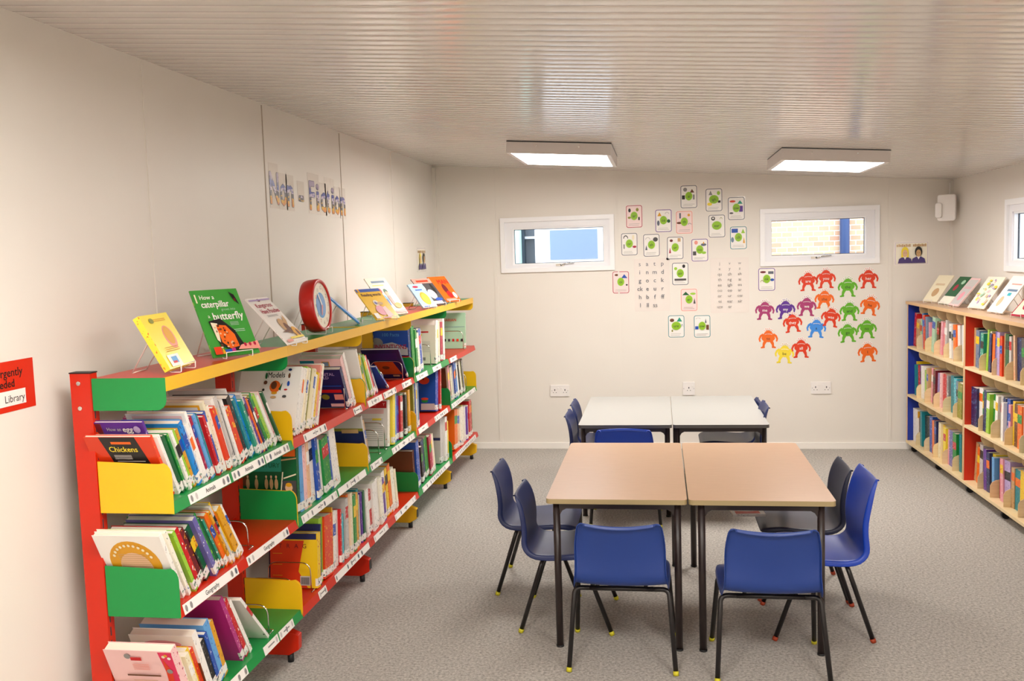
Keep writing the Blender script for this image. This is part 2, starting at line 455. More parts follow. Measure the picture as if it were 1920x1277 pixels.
# ------------------------------------------------------------------ tables
def table(x0, y0, w, d, T, topm, edgem, legm, inset, label, cat='table', rail_drop=.012):
    root = empty('classroom_table', (x0 + w / 2, y0 + d / 2, 0)); tag(root, label, cat, 'classroom tables pushed together in pairs')
    g = G(); th = .021
    g.prism(rrect(w - .003, d - .003, .022, 5, -w / 2 + .0015, -d / 2 + .0015), (0, 0, T - th), (1, 0, 0), (0, 1, 0), (0, 0, 1), th, topm, edgem)
    g.build('tabletop', root)
    iy = .05; a = w / 2 - inset; b = d / 2 - iy; zt = T - th
    for sx in (-1, 1):
        for sy in (-1, 1):
            g = G(); r = .0155
            g.tube([(sx * a, sy * b, .006), (sx * a, sy * b, zt - .001)], r, legm, 12)
            lg = g.build('leg', root)
            h = G(); h.tube([(sx * a, sy * b, 0), (sx * a, sy * b, .008)], r + .0015, M_black, 12); h.build('foot_cap', lg)
    for sx in (-1, 1):
        g = G(); g.box((sx * a - .012, -b + .014, zt - .030), (sx * a + .012, b - .014, zt - .001), legm); g.build('side_rail', root, bevel=.003)
    for sy in (-1, 1):
        g = G(); g.box((-a + .012, sy * b - .012, zt - .030), (a - .012, sy * b + .012, zt - .001), legm)
        for sx in (-1, 1):   # rounded weld gusset
            c = (sx * (a - .014), sy * b - .008, zt - .030)
            pts = [(0, 0), (-sx * .03, 0), (-sx * .012, -.010), (0, -.03)]
            g.prism(pts, c, (1, 0, 0), (0, 0, 1), (0, 1, 0), .016, legm)
        g.build('end_rail', root)
    return root
TX, TY, TT = -0.500, 3.940, 0.672
table(TX, TY, .6, 1.2, TT, M_beech, M_tedge, M_tframe, .042, 'beech-topped classroom table, left one of the front pair')
table(TX + .603, TY, .6, 1.2, TT, M_beech, M_tedge, M_tframe, .056, 'beech-topped classroom table, right one of the front pair')
T2X, T2Y, T2T = -0.536, 6.006, 0.609
table(T2X, T2Y, .6, 1.2, T2T, M_greytop, M_dedge, M_tframe, .03, 'white-topped table near the back wall, left one of the pair')
table(T2X + .603, T2Y, .6, 1.2, T2T, M_greytop, M_dedge, M_tframe, .03, 'white-topped table near the back wall, right one of the pair')

# ------------------------------------------------------------------ chairs (sitter faces +y)
M_shell_navy = mat('navy_polypropylene', '#212d5e', .42)
M_shell_blue = mat('blue_polypropylene', '#1f3c84', .38)
M_shell_bright = mat('bright_blue_polypropylene', '#1541b4', .34)
M_shell_dark = mat('dark_navy_polypropylene', '#1a203e', .42)
M_capy = mat('yellow_foot_cap', '#c9c024', .5)
M_capo = mat('orange_foot_cap', '#a83c1a', .5)
def shell(mt, backh, root, dip):
    k = (backh - .36) / .27
    prof = [(-.240, .628, .140), (-.238, .633, .157), (-.233, .628, .166), (-.223, .60, .171), (-.205, .545, .180), (-.190, .49, .180), (-.180, .44, .180),
            (-.178, .40, .182), (-.172, .370, .186), (-.150, .347, .190), (-.11, .340, .192), (-.04, .342, .196), (.04, .350, .200), (.11, .357, .200), (.165, .357, .194),
            (.192, .348, .180), (.200, .335, .165)]
    P = []
    for (y, z, w) in prof:
        if z > .37: z = .37 + (z - .37) * k; y = y if y > -.178 else -.178 + (y + .178) * (.6 + .4 * k)
        P.append((y, z, w))
    us = [-1, -.93, -.75, -.5, -.25, 0, .25, .5, .75, .93, 1]
    vs = []; n = len(P)
    for i, (y, z, w) in enumerate(P):
        a = P[max(i - 1, 0)]; b = P[min(i + 1, n - 1)]
        t = Vector((0, b[0] - a[0], b[1] - a[1])).normalized()
        nr = Vector((0, t.z, -t.y))      # towards back / underneath
        if nr.y > 0 and i < 8: nr = -nr
        if i >= 9 and nr.z > 0: nr = -nr
        isb = max(0, min(1, (z - .40) / .12))
        row = []
        for u in us:
            p = Vector((u * w, y, z))
            if isb: p.y += .024 * isb * u * u * (.6 if i < 3 else 1); p.z += (dip * (u * u) - dip * .4) * (1 if i < 5 else 0)
            if z < .40: p.z += .012 * u * u * (1 if i < 14 else .2)
            row.append(p)
        # flanges
        fl = .024 if i > 3 else (.004, .006, .010, .018)[i]
        row = [row[0] + nr * fl + Vector((-.004, 0, 0)), row[0] + nr * .012 + Vector((-.002, 0, 0))] + row + [row[-1] + nr * .012 + Vector((.002, 0, 0)), row[-1] + nr * fl + Vector((.004, 0, 0))]
        vs.append(row)
    # lip at the top rolls back
    top = [p + Vector((0, -.006, -.010)) for p in vs[0]]
    vs.insert(0, top)
    m = len(vs[0]); V = [p for r in vs for p in r]
    g = G(); g.add(V, [(i * m + j, i * m + j + 1, (i + 1) * m + j + 1, (i + 1) * m + j) for i in range(len(vs) - 1) for j in range(m - 1)], mt, True)
    return g.build('seat_shell', root, solid=.004, subsurf=1)
def chair(x, y, rz, mt, label, group=None, backh=.63, cap=None, dip=.012, tw=.217):
    cap = cap or M_capy
    root = empty('school_chair', (x, y, 0), rz); tag(root, label, 'chair', 'plastic school chairs around the tables')
    shell(mt, backh, root, dip)
    r = .0105
    for sy, ft, tp in ((-1, .205, .105), (1, .205, .085)):
        zt = .322 if sy < 0 else .334
        for sx in (-1, 1):
            A = Vector((sx * tw, sy * ft, .012)); B = Vector((sx * (tw - .022), sy * tp, zt))
            C = Vector((sx * (tw - .085), sy * tp, zt))
            g = G(); g.tube(fillet([A, B, C], .055, 7), r, M_cframe, 10)
            lg = g.build('leg', root)
            g = G(); d = (B - A).normalized()
            g.tube([A - d * .0115, A + d * .006], r + .0015, cap, 10); g.build('foot_cap', lg)
        g = G(); g.tube([(-(tw - .085), sy * tp, zt), (tw - .085, sy * tp, zt)], r, M_cframe, 10); g.build('crossbar', root)
    for sx in (-1, 1):
        g = G(); g.tube([(sx * .10, -.105, .330), (sx * .10, .085, .342)], .008, M_cframe, 8); g.build('seat_rail', root)
    return root
R90 = pi / 2
chair(-.178, 3.945, 0, M_shell_blue, 'blue plastic chair in front of the left beech table, back to the camera', None, .625)
chair(.418, 3.895, 0, M_shell_blue, 'blue plastic chair in front of the right beech table, back to the camera', None, .625)
chair(-.445, 4.345, -R90, M_shell_navy, 'navy chair at the left side of the beech tables, nearer of two', None, .615, tw=.220)
chair(-.632, 4.800, -R90, M_shell_navy, 'navy chair at the left side of the beech tables, farther of two', None, .618, tw=.212)
chair(.676, 4.340, R90 + .02, M_shell_bright, 'tall bright blue chair at the right side of the beech tables', None, .700, M_capo, tw=.21)
chair(.665, 4.800, R90, M_shell_dark, 'dark navy chair behind the bright blue one, booklet on its seat', None, .632, M_capo, tw=.205)
chair(-.235, 6.005, 0, M_shell_bright, 'bright blue chair between the beech and the white tables', None, .625, dip=-.012)
chair(-.42, 6.445, -R90, M_shell_navy, 'navy chair at the left end of the white tables, nearer of two', None, .610, tw=.20)
chair(-.42, 6.89, -R90, M_shell_navy, 'navy chair at the left end of the white tables, farther of two', None, .615, tw=.20)
chair(.46, 6.445, R90, M_shell_navy, 'navy chair at the right end of the white tables, nearer of two', None, .665, tw=.20)
chair(.465, 6.89, R90, M_shell_navy, 'navy chair at the right end of the white tables, farther of two', None, .615, tw=.20)

# ------------------------------------------------------------------ things on the back wall
def face_frame(x, z, out=0.0):  # back wall print frame
    return (x, YB - out, z), (1, 0, 0), (0, 0, 1), (0, -1, 0)
def socket(x0, x1, z0, z1, dbl, label):
    w, h = x1 - x0, z1 - z0
    root = empty('wall_socket', ((x0 + x1) / 2, YB, (z0 + z1) / 2)); tag(root, label, 'socket', 'white sockets along the back wall')
    g = G(); g.prism(rrect(w, h, .006, 3, -w / 2, -h / 2), (0, 0, 0), (1, 0, 0), (0, 0, 1), (0, -1, 0), .011, M_white); g.build('faceplate', root, bevel=.0015)
    d = Deco((0, -.011, 0), (1, 0, 0), (0, 0, 1), (0, -1, 0))
    xs = (-w * .27, w * .27) if dbl else (0,)
    for cx in xs:
        d.rect(cx - .004, .0, cx + .004, .014, 'darkgrey'); d.rect(cx - .016, -.018, cx - .009, -.013, 'darkgrey'); d.rect(cx + .009, -.018, cx + .016, -.013, 'darkgrey')
    d.build('pin_holes', root)
    for cx in ((-w * .09, w * .09) if dbl else (w * .3,)):
        g = G(); g.box((cx - .007, -.015, .012), (cx + .007, -.011, .030), M_white); g.build('switch', root, bevel=.001)
    d = Deco((0, -.011, 0), (1, 0, 0), (0, 0, 1), (0, -1, 0))
    for cx in (-w * .42, w * .42): d.ell(cx, 0, .003, .003, 'grey')
    d.build('screw', root)
socket(-.962, -.796, .466, .566, True, 'white double wall socket left of the white tables')
socket(.182, .284, .468, .582, False, 'small square wall outlet above the middle of the white tables')
socket(1.243, 1.407, .470, .572, True, 'white double wall socket right of the white tables')

# alarm box in the corner
root = empty('alarm_sounder', (2.275, 8.03, 1.98), radians(-25)); tag(root, 'white alarm box high in the back right corner', 'alarm')
g = G(); g.prism(rrect(.135, .21, .02, 4, -.0675, -.105), (0, 0, 0), (1, 0, 0), (0, 0, 1), (0, -1, 0), .05, M_white); g.build('housing', root, bevel=.006)
g = G(); g.prism(rrect(.05, .12, .018, 4, -.025, -.06), (-.055, -.03, -.02), (1, 0, 0), (0, 0, 1), (0, -1, 0), .045, M_white); g.build('lens', root, bevel=.005)
g = G(); g.box((-.04, .0, -.05), (.045, .045, .06), M_white); g.tube([(0, .05, .06), (0, .10, .12), (0, .10, .20)], .006, M_white, 8); g.build('bracket', root)

rnd = random.Random(7)
def bk(x, y):   # photo pixel -> point on the back wall (solved once from the camera)
    d = FW * 1771.07 + RT * (x - 960) - UP * (y - 638.5)
    t = YB / d.y
    return d.x * t, 1.7224 + d.z * t
def card(px, py, border, word, icons, label, w=.136, h=.188, rot=0.0, wide=False):
    x, z = bk(px, py)
    root = empty('phonics_card', (x, YB, z)); root.rotation_euler = (0, rot, 0); tag(root, label, 'card', 'phonics cards on the back wall')
    g = G(); g.prism(rrect(w + .014, h + .014, .008, 3, -w / 2 - .007, -h / 2 - .007), (0, -.0004, 0), (1, 0, 0), (0, 0, 1), (0, -1, 0), .0012, M_lam); g.build('laminate', root)
    d = Deco((0, -.0017, 0), (1, 0, 0), (0, 0, 1), (0, -1, 0))
    d.poly(rrect(w, h, .017, 4, -w / 2, -h / 2), border); d.poly(rrect(w - .010, h - .010, .013, 4, -w / 2 + .005, -h / 2 + .005), 'white' if border not in ('crimson', 'salmon') else 'palepinkish')
    rx = .036 if wide else .026
    for (c, u, v, a, b, k) in icons:
        if k == 'r': d.rect(u * w - a * w, v * h - b * h, u * w + a * w, v * h + b * h, c)
        elif k == 't': d.poly([(u * w - a * w, v * h - b * h), (u * w + a * w, v * h - b * h), (u * w, v * h + b * h)], c)
        elif k == 'c':
            for t in range(8):
                t0, t1 = radians(t * 22.5), radians(t * 22.5 + 22.5)
                d.poly([(u * w + a * w * cos(t0), v * h + b * h * sin(t0)), (u * w + a * w * cos(t1), v * h + b * h * sin(t1)),
                        (u * w + a * w * .72 * cos(t1), v * h + b * h * .72 * sin(t1)), (u * w + a * w * .72 * cos(t0), v * h + b * h * .72 * sin(t0))], c)
        else: d.ell(u * w, v * h, a * w, b * h, c, 12)
    d.ell(0, .005, rx + .004, .036, 'lime', 20); d.ell(0, .005, rx, .031, 'leafgreen', 20)
    d.text(word, 0, .004, .034, 'black', rx * 1.7)
    for j in range(2): d.lines(-w * .36 + j * .004, w * .36, -h * .40 + j * .012, -h * .40 + j * .012 + .004, 1, 'grey', .5, rnd)
    d.build('print', root)
    return root
PC['palepinkish'] = '#f6dcd8'; PC['leafgreen'] = '#8fc01f'; PC['slate'] = '#5b6270'
for c in ('palepinkish', 'leafgreen', 'slate'): NICE[c] = c
S = 'slate'
def IC(*a): return a
card(1189, 406, 'crimson', 'ar', IC(('black', -.28, .28, .08, .09, 'e'), ('olive', .2, .3, .09, .08, 'e'), ('olive', -.3, -.05, .1, .05, 'e'), ('black', .3, -.1, .05, .07, 'r')), 'red-bordered phonics card with "ar", up beside the left back window')
card(1291.5, 369, S, 'ai', IC(('grey', -.22, .32, .12, .09, 'e'), ('brown', .2, .26, .14, .08, 't'), ('black', -.33, -.02, .09, .09, 'r'), ('grey', .3, -.02, .05, .11, 'r')), 'grey-bordered phonics card with "ai", topmost of the display')
card(1338.5, 375, S, 'igh', IC(('grey', -.2, .32, .12, .10, 't'), ('lime', .28, .3, .1, .09, 'e'), ('cover_yellow', -.26, -.18, .15, .07, 'e'), ('black', .32, -.08, .08, .05, 'r')), 'phonics card with a wide green oval reading "igh", near the top', wide=True)
card(1380.5, 391, S, 'ow', IC(('redorange', -.22, .32, .18, .05, 'e'), ('peppergreen', .22, .28, .17, .08, 't'), ('purple', .28, -.02, .11, .13, 'r'), ('darkgrey', -.3, -.2, .12, .04, 'e')), 'phonics card with "ow" beside a purple picture, top right of the cards')
card(1244, 414, 'purple', 'oa', IC(('gold', -.24, .3, .13, .09, 't'), ('palegrey', .22, .3, .13, .09, 'c'), ('slate', -.32, -.1, .08, .12, 'e'), ('darkgreen', .32, -.02, .10, .08, 'e')), 'purple-bordered phonics card with "oa", upper left of the display')
card(1283, 417, 'salmon', 'th', IC(('slate', -.25, .3, .05, .12, 'r'), ('gold', .28, .32, .08, .06, 'e'), ('brown', -.3, -.02, .17, .05, 'e'), ('slate', .33, -.1, .1, .06, 'c')), 'pink-bordered phonics card with "th" in the upper row')
card(1344, 424, S, 'ear', IC(('black', -.22, .34, .12, .09, 'e'), ('white', -.22, .35, .06, .04, 'e'), ('olive', .26, .3, .07, .09, 'c')), 'phonics card with a wide green oval reading "ear"', wide=True)
card(1384.5, 446, 'teal', 'ch', IC(('blue', -.22, .32, .19, .09, 'r'), ('lime', .28, .3, .12, .1, 't'), ('greyblue', -.36, -.08, .09, .12, 'e'), ('gold', .33, -.1, .06, .14, 't')), 'teal-bordered phonics card with "ch" and a blue rectangle, right of the cards')
card(1180, 458, S, 'or', IC(('black', -.22, .26, .15, .15, 'c'), ('cream', .25, .3, .07, .12, 'e'), ('crimson', .32, -.12, .12, .05, 'e'), ('grey', -.33, -.1, .04, .1, 'r')), 'phonics card with "or" under a black arch, leftmost in its row')
card(1221.5, 460, S, 'sh', IC(('palegrey', -.22, .26, .16, .11, 'c'), ('darkgrey', .25, .26, .15, .10, 'e'), ('slate', -.32, -.1, .07, .11, 't')), 'phonics card with "sh" and a grey shell, second in its row')
card(1266, 465, S, 'ur', IC(('maroon', -.24, .33, .10, .06, 'e'), ('tan', .24, .36, .09, .08, 'r'), ('crimson', -.32, -.1, .06, .13, 't')), 'phonics card with "ur", just right of the letter sheet top', rot=.01)
card(1312, 469, 'purple', 'oo', IC(('salmon', -.22, .34, .11, .09, 'e'), ('slate', .24, .24, .17, .06, 'e'), ('gold', .24, .32, .04, .05, 'e'), ('darkgrey', -.32, -.14, .10, .09, 'r'), ('lime', .25, -.12, .14, .06, 'e')), 'purple and blue bordered phonics card with "oo"')
card(1164, 529.5, 'crimson', 'oi', IC(('brown', -.25, .34, .12, .05, 'e'), ('blue', .22, .28, .19, .09, 't'), ('black', .36, -.12, .06, .04, 'e')), 'red-bordered phonics card with "oi" and a blue hat, lowest left', w=.140)
card(1275.5, 513.5, S, 'air', IC(('lime', -.28, .24, .10, .07, 'e'), ('black', .22, .34, .09, .08, 'e'), ('darkgrey', 0, -.26, .36, .045, 'r')), 'phonics card with "air" over a dark word strip, centre of display', wide=False)
card(1292, 562.5, 'salmon', 'er', IC(('darkgreen', -.2, .3, .22, .08, 't'), ('lime', .24, .28, .18, .05, 'e'), ('darkgrey', .33, -.04, .07, .13, 't')), 'orange-pink bordered phonics card with "er", green hills')
card(1268, 612, 'teal', 'ure', IC(('brown', -.26, .28, .14, .08, 'e'), ('peppergreen', .2, .32, .17, .10, 't'), ('greyblue', .36, -.02, .06, .12, 'c'), ('olive', -.25, -.2, .05, .05, 'e')), 'phonics card with "ure", lower left of the two lowest cards', wide=True)
card(1316.5, 612, 'teal', 'ow', IC(('palegrey', -.24, .34, .15, .06, 'c'), ('slate', .22, .26, .05, .10, 't'), ('blue', -.33, -.06, .10, .07, 'r'), ('brown', .33, -.04, .08, .11, 'r')), 'phonics card with a brown jar beside its green oval, lowest right')
card(1437.5, 524, 'purple', 'nk', IC(('maroon', -.22, .33, .18, .05, 'e'), ('slate', .25, .30, .16, .06, 'r'), ('blue', .33, -.02, .12, .06, 'e'), ('olive', -.28, -.12, .10, .10, 'c')), 'purple-bordered phonics card under the right back window')

def sheet(px0, py0, px1, py1, rows, xs, col, h, label):
    x0, z1 = bk(px0, py0); x1, z0 = bk(px1, py1); w, H = x1 - x0, z1 - z0
    root = empty('letter_sheet', ((x0 + x1) / 2, YB, (z0 + z1) / 2)); tag(root, label, 'poster', 'letter sheets on the back wall')
    g = G(); g.prism(rrect(w, H, .008, 3, -w / 2, -H / 2), (0, -.0004, 0), (1, 0, 0), (0, 0, 1), (0, -1, 0), .0012, mat('sheet_paper', '#ece2da', .25)); g.build('sheet', root)
    d = Deco((0, -.0017, 0), (1, 0, 0), (0, 0, 1), (0, -1, 0))
    n = len(rows)
    for i, r in enumerate(rows):
        for j, t in enumerate(r.split()):
            d.text(t, (xs[j] - .5) * w, H * (.5 - .10) - H * .78 * i / (n - 1), h, col, .062)
    d.build('letters', root)
sheet(1188.6, 485.6, 1256.6, 583, ['s a t p', 'i n m d', 'g o c k', 'ck e u r', 'h b f ff', 'l ll ss'], (.16, .37, .58, .80), 'slate', .052, 'white letter sheet starting s a t p')
sheet(1331.6, 484, 1405, 586, ['j v w', 'x y z', 'qu ch sh', 'th ng ai', 'ee igh oa', 'oo oo ar', 'or ur ow', 'oi ear air', 'ure er'], (.24, .50, .76), 'grey', .036, 'white letter sheet starting j v w')

def monster(px, py, c, word, label, rot=0.0, tc='white'):
    x, z = bk(px, py)
    root = empty('monster_cutout', (x, YB, z)); root.rotation_euler = (0, rot, 0); tag(root, label, 'wall cut-out', 'monster word cut-outs on the back wall')
    g = G(); bm_ = pmat(c)
    O, U, V, N = (0, -.0006, 0), (1, 0, 0), (0, 0, 1), (0, -1, 0)
    body = []
    for k in range(28):
        a = 2 * pi * k / 28; r = 1.0; xx = cos(a); yy = sin(a)
        wv = .055 if yy < 0 else .055 - .017 * yy
        hh = .036 if yy < 0 else .064
        body.append((xx * wv, yy * hh - .006))
    g.prism(body, O, U, V, N, .0010, bm_)
    def limb(pts, wd):
        for i in range(len(pts) - 1):
            a, b = Vector(pts[i]), Vector(pts[i + 1]); t = (b - a).normalized(); nn = Vector((-t.y, t.x)) * wd[i]; mm = Vector((-t.y, t.x)) * wd[i + 1]
            q = [a - nn - t * .002, b - mm + t * .002, b + mm + t * .002, a + nn - t * .002]
            g.prism([(p.x, p.y) for p in q], O, U, V, N, .0009 + .00003 * i, bm_)
    for s in (-1, 1):
        limb([(s * .042, .022), (s * .062, .010), (s * .073, -.014), (s * .068, -.036)], [.011, .009, .007, .006])
        limb([(s * .026, -.036), (s * .036, -.056), (s * .040, -.080), (s * .052, -.088)], [.014, .011, .008, .007])
        limb([(s * .034, -.086), (s * .060, -.088)], [.006, .006])
        limb([(s * .033, -.080), (s * .036, -.088)], [.006, .006])
    for k, a in enumerate((-50, -28, -8, 12, 32, 54)):
        a = radians(90 - a); R = .064 + .006 * (k % 2)
        limb([(cos(a) * .028, .035 + sin(a) * .016), (cos(a) * .040, .03 + sin(a) * (R - .028))], [.0022, .0018])
    g.build('body', root)
    d = Deco((0, -.0018, 0), U, V, N)
    for k, a in enumerate((-50, -28, -8, 12, 32, 54)):
        a = radians(90 - a); R = .064 + .006 * (k % 2)
        cx, cy = cos(a) * .042, .03 + sin(a) * (R - .024)
        d.ell(cx, cy, .0095, .0095, 'white', 10); d.ell(cx, cy, .0035, .0035, c if c != 'cover_yellow' else 'gold', 8)
    for k in range(7):
        a = -.026 + k * .0088; zz = .026 + .004 * (1 - (a / .028) ** 2)
        d.poly([(a - .004, zz), (a + .004, zz), (a, zz - .007)], 'white')
    d.build('eyes_and_teeth', root)
    d = Deco((0, -.0020, 0), U, V, N)
    d.text(word, 0, -.012, .034, tc, .06, .0006 if tc == 'white' else 0)
    d.build('word', root)
def mk(cx, cy): return (1400 + cx / 6.081, 480 + cy / 6.081)
for cx, cy, c, w, r, tc, lb in (
    (700, 272, 'redorange', 'are', 0, 'white', 'red monster cut-out reading "are"'), (903, 240, 'redorange', 'you', 0, 'white', 'red monster cut-out reading "you"'),
    (1152, 338, 'grassgreen', 'the', 0, 'black', 'green monster cut-out reading "the"'), (1388, 240, 'redorange', 'her', 0, 'white', 'red monster cut-out reading "her"'),
    (887, 476, 'orange', 'she', .05, 'black', 'orange monster cut-out reading "she"'), (207, 603, 'raspberry', 'me', .03, 'white', 'raspberry monster cut-out reading "me"'),
    (443, 592, 'purple', 'my', 0, 'white', 'purple monster cut-out reading "my"'), (684, 558, 'raspberry', 'we', .03, 'white', 'raspberry monster cut-out reading "we"'),
    (1172, 612, 'grassgreen', 'and', 0, 'black', 'green monster cut-out reading "and"'), (1410, 545, 'orange', 'he', .18, 'black', 'orange monster cut-out reading "he"'),
    (962, 682, 'redorange', 'was', .14, 'white', 'red monster cut-out reading "was"'), (521, 745, 'redorange', 'they', -.08, 'white', 'red monster cut-out reading "they"'),
    (795, 806, 'skybright', 'a', .06, 'black', 'blue monster cut-out reading "a"'), (1150, 858, 'grassgreen', 'go', -.06, 'black', 'green monster cut-out reading "go"'),
    (1370, 812, 'grassgreen', 'no', 0, 'black', 'green monster cut-out reading "no"'), (246, 926, 'orange', 'to', 0, 'black', 'orange monster cut-out reading "to"'),
    (432, 1098, 'cover_yellow', 'be', .05, 'black', 'yellow monster cut-out reading "be"'), (620, 1036, 'redorange', 'all', 0, 'white', 'red monster cut-out reading "all"'),
    (1378, 1080, 'orange', 'I', -.06, 'black', 'orange monster cut-out reading "I"')):
    PC.setdefault('grassgreen', '#62b022'); PC.setdefault('raspberry', '#a8366e'); PC.setdefault('skybright', '#3f8fe6')
    px, py = mk(cx, cy); monster(px, py, c, w, lb, r, tc)

def kids_poster(O, U, N, w, h, label, place):
    root = empty('portrait_poster', O); tag(root, label, 'poster', 'posters of two children')
    U = Vector(U); N = Vector(N); V = Vector((0, 0, 1))
    g = G(); g.prism(rrect(w, h, .004, 2, -w / 2, -h / 2), N * .0004, U, V, N, .0012, M_lam); g.build('sheet', root)
    d = Deco(N * .0017, U, V, N)
    d.rect(-w * .46, -h * .44, w * .46, h * .44, 'lilac'); d.rect(-w * .45, -h * .43, w * .45, h * .43, 'ivory')
    for a, b in ((-.42, -.02), (.04, .42)):
        for k in range(8):
            t = a + (b - a) * k / 8; d.rect(w * t, h * .27, w * (t + .035), h * (.36 + .02 * (k % 2)), 'tan')
    for cx, hc in ((-.19, 'cover_yellow'), (.19, 'black')):
        d.poly([(w * (cx - .2), -h * .40), (w * (cx + .2), -h * .40), (w * (cx + .17), -h * .22), (w * (cx + .07), -h * .14), (w * (cx - .07), -h * .14), (w * (cx - .17), -h * .22)], 'purplegrey')
        d.ell(w * cx, h * .06, w * .105, h * .21, hc, 16)
        if cx < 0: d.rect(w * (cx - .105), -h * .16, w * (cx + .105), h * .05, hc)
        d.poly([(w * (cx - .05), -h * .12), (w * cx, -h * .26), (w * (cx + .05), -h * .12)], 'white')
        d.ell(w * cx, h * .0, w * .07, h * .15, 'peach' if cx < 0 else 'tan', 14)
        for e in (-.025, .025): d.ell(w * (cx + e), h * .02, w * .008, h * .015, 'black', 6)
    d.build('print', root)
PC['purplegrey'] = '#4b3a78'
x0, z1 = bk(1676, 453); x1, z0 = bk(1742, 497)
kids_poster(((x0 + x1) / 2, YB, (z0 + z1) / 2), (1, 0, 0), (0, -1, 0), x1 - x0, z1 - z0, 'poster of two children in purple jumpers, right of the monsters', 0)
kids_poster((XL, 7.66, 1.70), (0, 1, 0), (1, 0, 0), .29, .20, 'poster of two children on the left wall by the corner', 0)

# ------------------------------------------------------------------ left wall: lettering and red notice
M_letter = mat('patterned_letter_card', rough=.3)
def _lt():
    n, l, b = nodes(M_letter); tc = n.new('ShaderNodeTexCoord'); v = n.new('ShaderNodeTexVoronoi'); v.inputs['Scale'].default_value = 38
    sp = n.new('ShaderNodeSeparateXYZ'); l.new(tc.outputs['Object'], sp.inputs[0]); l.new(tc.outputs['Object'], v.inputs['Vector'])
    ad = n.new('ShaderNodeMath'); ad.operation = 'MULTIPLY_ADD'; ad.inputs[1].default_value = 6.2; ad.inputs[2].default_value = .40
    l.new(sp.outputs['Z'], ad.inputs[0])
    r = n.new('ShaderNodeValToRGB'); r.color_ramp.interpolation = 'CONSTANT'; e = r.color_ramp.elements
    e[0].position = 0; e[0].color = rgb('#b9786a'); e[1].position = .12; e[1].color = rgb('#e39a52')
    for p, c in ((.32, '#e6b940'), (.42, '#6d6a70'), (.55, '#c8bcd0'), (.66, '#5a62a8'), (.84, '#77708e'), (.95, '#a99ab4')): x = e.new(p); x.color = rgb(c)
    sc = n.new('ShaderNodeSeparateColor'); l.new(v.outputs['Color'], sc.inputs[0])
    m2 = n.new('ShaderNodeMath'); m2.operation = 'MULTIPLY_ADD'; m2.inputs[1].default_value = .22; l.new(sc.outputs[0], m2.inputs[0]); l.new(ad.outputs[0], m2.inputs[2])
    l.new(m2.outputs[0], r.inputs[0]); l.new(r.outputs[0], b.inputs['Base Color'])
_lt()
LETTERS = [('N', 4.668, .205), ('o', 4.785, .150), ('n', 4.880, .150), ('-', 5.037, .15), ('F', 5.205, .205), ('i', 5.295, .19), ('c', 5.385, .15), ('t', 5.470, .18), ('i', 5.552, .19), ('o', 5.632, .15), ('n', 5.735, .15)]
for k, (ch, yy, hh) in enumerate(LETTERS):
    zb = 2.075 - .002 * k
    root = empty('wall_letter', (XL, yy, zb)); word = 'Non' if k < 3 else ('Fiction' if k > 3 else '')
    lab = {0: 'patterned capital N starting the wall heading', 1: 'patterned letter o after the capital N', 2: 'patterned letter n before the hyphen', 3: 'small patterned hyphen between the two words',
           4: 'patterned capital F starting the second word', 5: 'patterned letter i right after the F', 6: 'patterned letter c in the second word', 7: 'patterned letter t in the second word',
           8: 'patterned letter i right after the t', 9: 'patterned letter o in the second word', 10: 'patterned letter n ending the wall heading'}[k]
    tag(root, lab, 'wall letter', 'letters of the wall heading')
    vs, fs, w = text_geo(ch); g = G(); s = .245; sy = {'N': .150, 'F': .11, 'i': .055, 't': .07, '-': .085}.get(ch, .112) / max(w, .1)
    zo = .33 * s
    if ch == '-': zo = 0.09
    sy *= .72
    def lay(x, rads, mt, nm):
        g = G()
        for q in range(len(rads)):
            dy, dz = rads[q]
            g.add([(x + q * .00003, v[0] * sy + dy, (v[1] + .33) * s * .93 - .055 + dz) for v in vs], fs, mt)
        return g.build(nm, root)
    def circ(r): return [(r * cos(radians(45 * i)), r * sin(radians(45 * i))) for i in range(8)] + [(0, 0)]
    lay(.0012, circ(.0070), pmat('slate'), 'outline')
    lay(.0020, circ(.0045), M_letter, 'letter_face')
    g = G(); ph = {'N': (.19, .06), 'F': (.19, .06), 't': (.19, .05), 'i': (.19, .03)}.get(ch, (.15, .055))
    if ch == '-': g.box((0.0002, -.05, -.02), (.0008, .05, .09), M_lam)
    else: g.box((0.0002, -ph[1], -.08), (.0008, ph[1], ph[0] - .04), M_lam)
    g.build('laminate', root)

root = empty('red_notice', (XL, 2.45, 1.370)); tag(root, 'red notice with a white Library box at the left edge', 'sign')
g = G(); g.box((.0002, -.23, -.076), (.0018, .232, .077), mat('red_notice_card', '#d8280a', .4)); g.build('card', root)
d = Deco((.0018, 0, 0), (0, 1, 0), (0, 0, 1), (1, 0, 0))
d.text('s Urgently', .105, .042, .036, 'black', .19, .0006); d.text('Needed', .085, .009, .034, 'black', .12, .0006)
d.rect(-.20, -.058, .185, -.012, 'white'); d.text('Library', .135, -.037, .032, 'black', .11)
d.build('print', root)

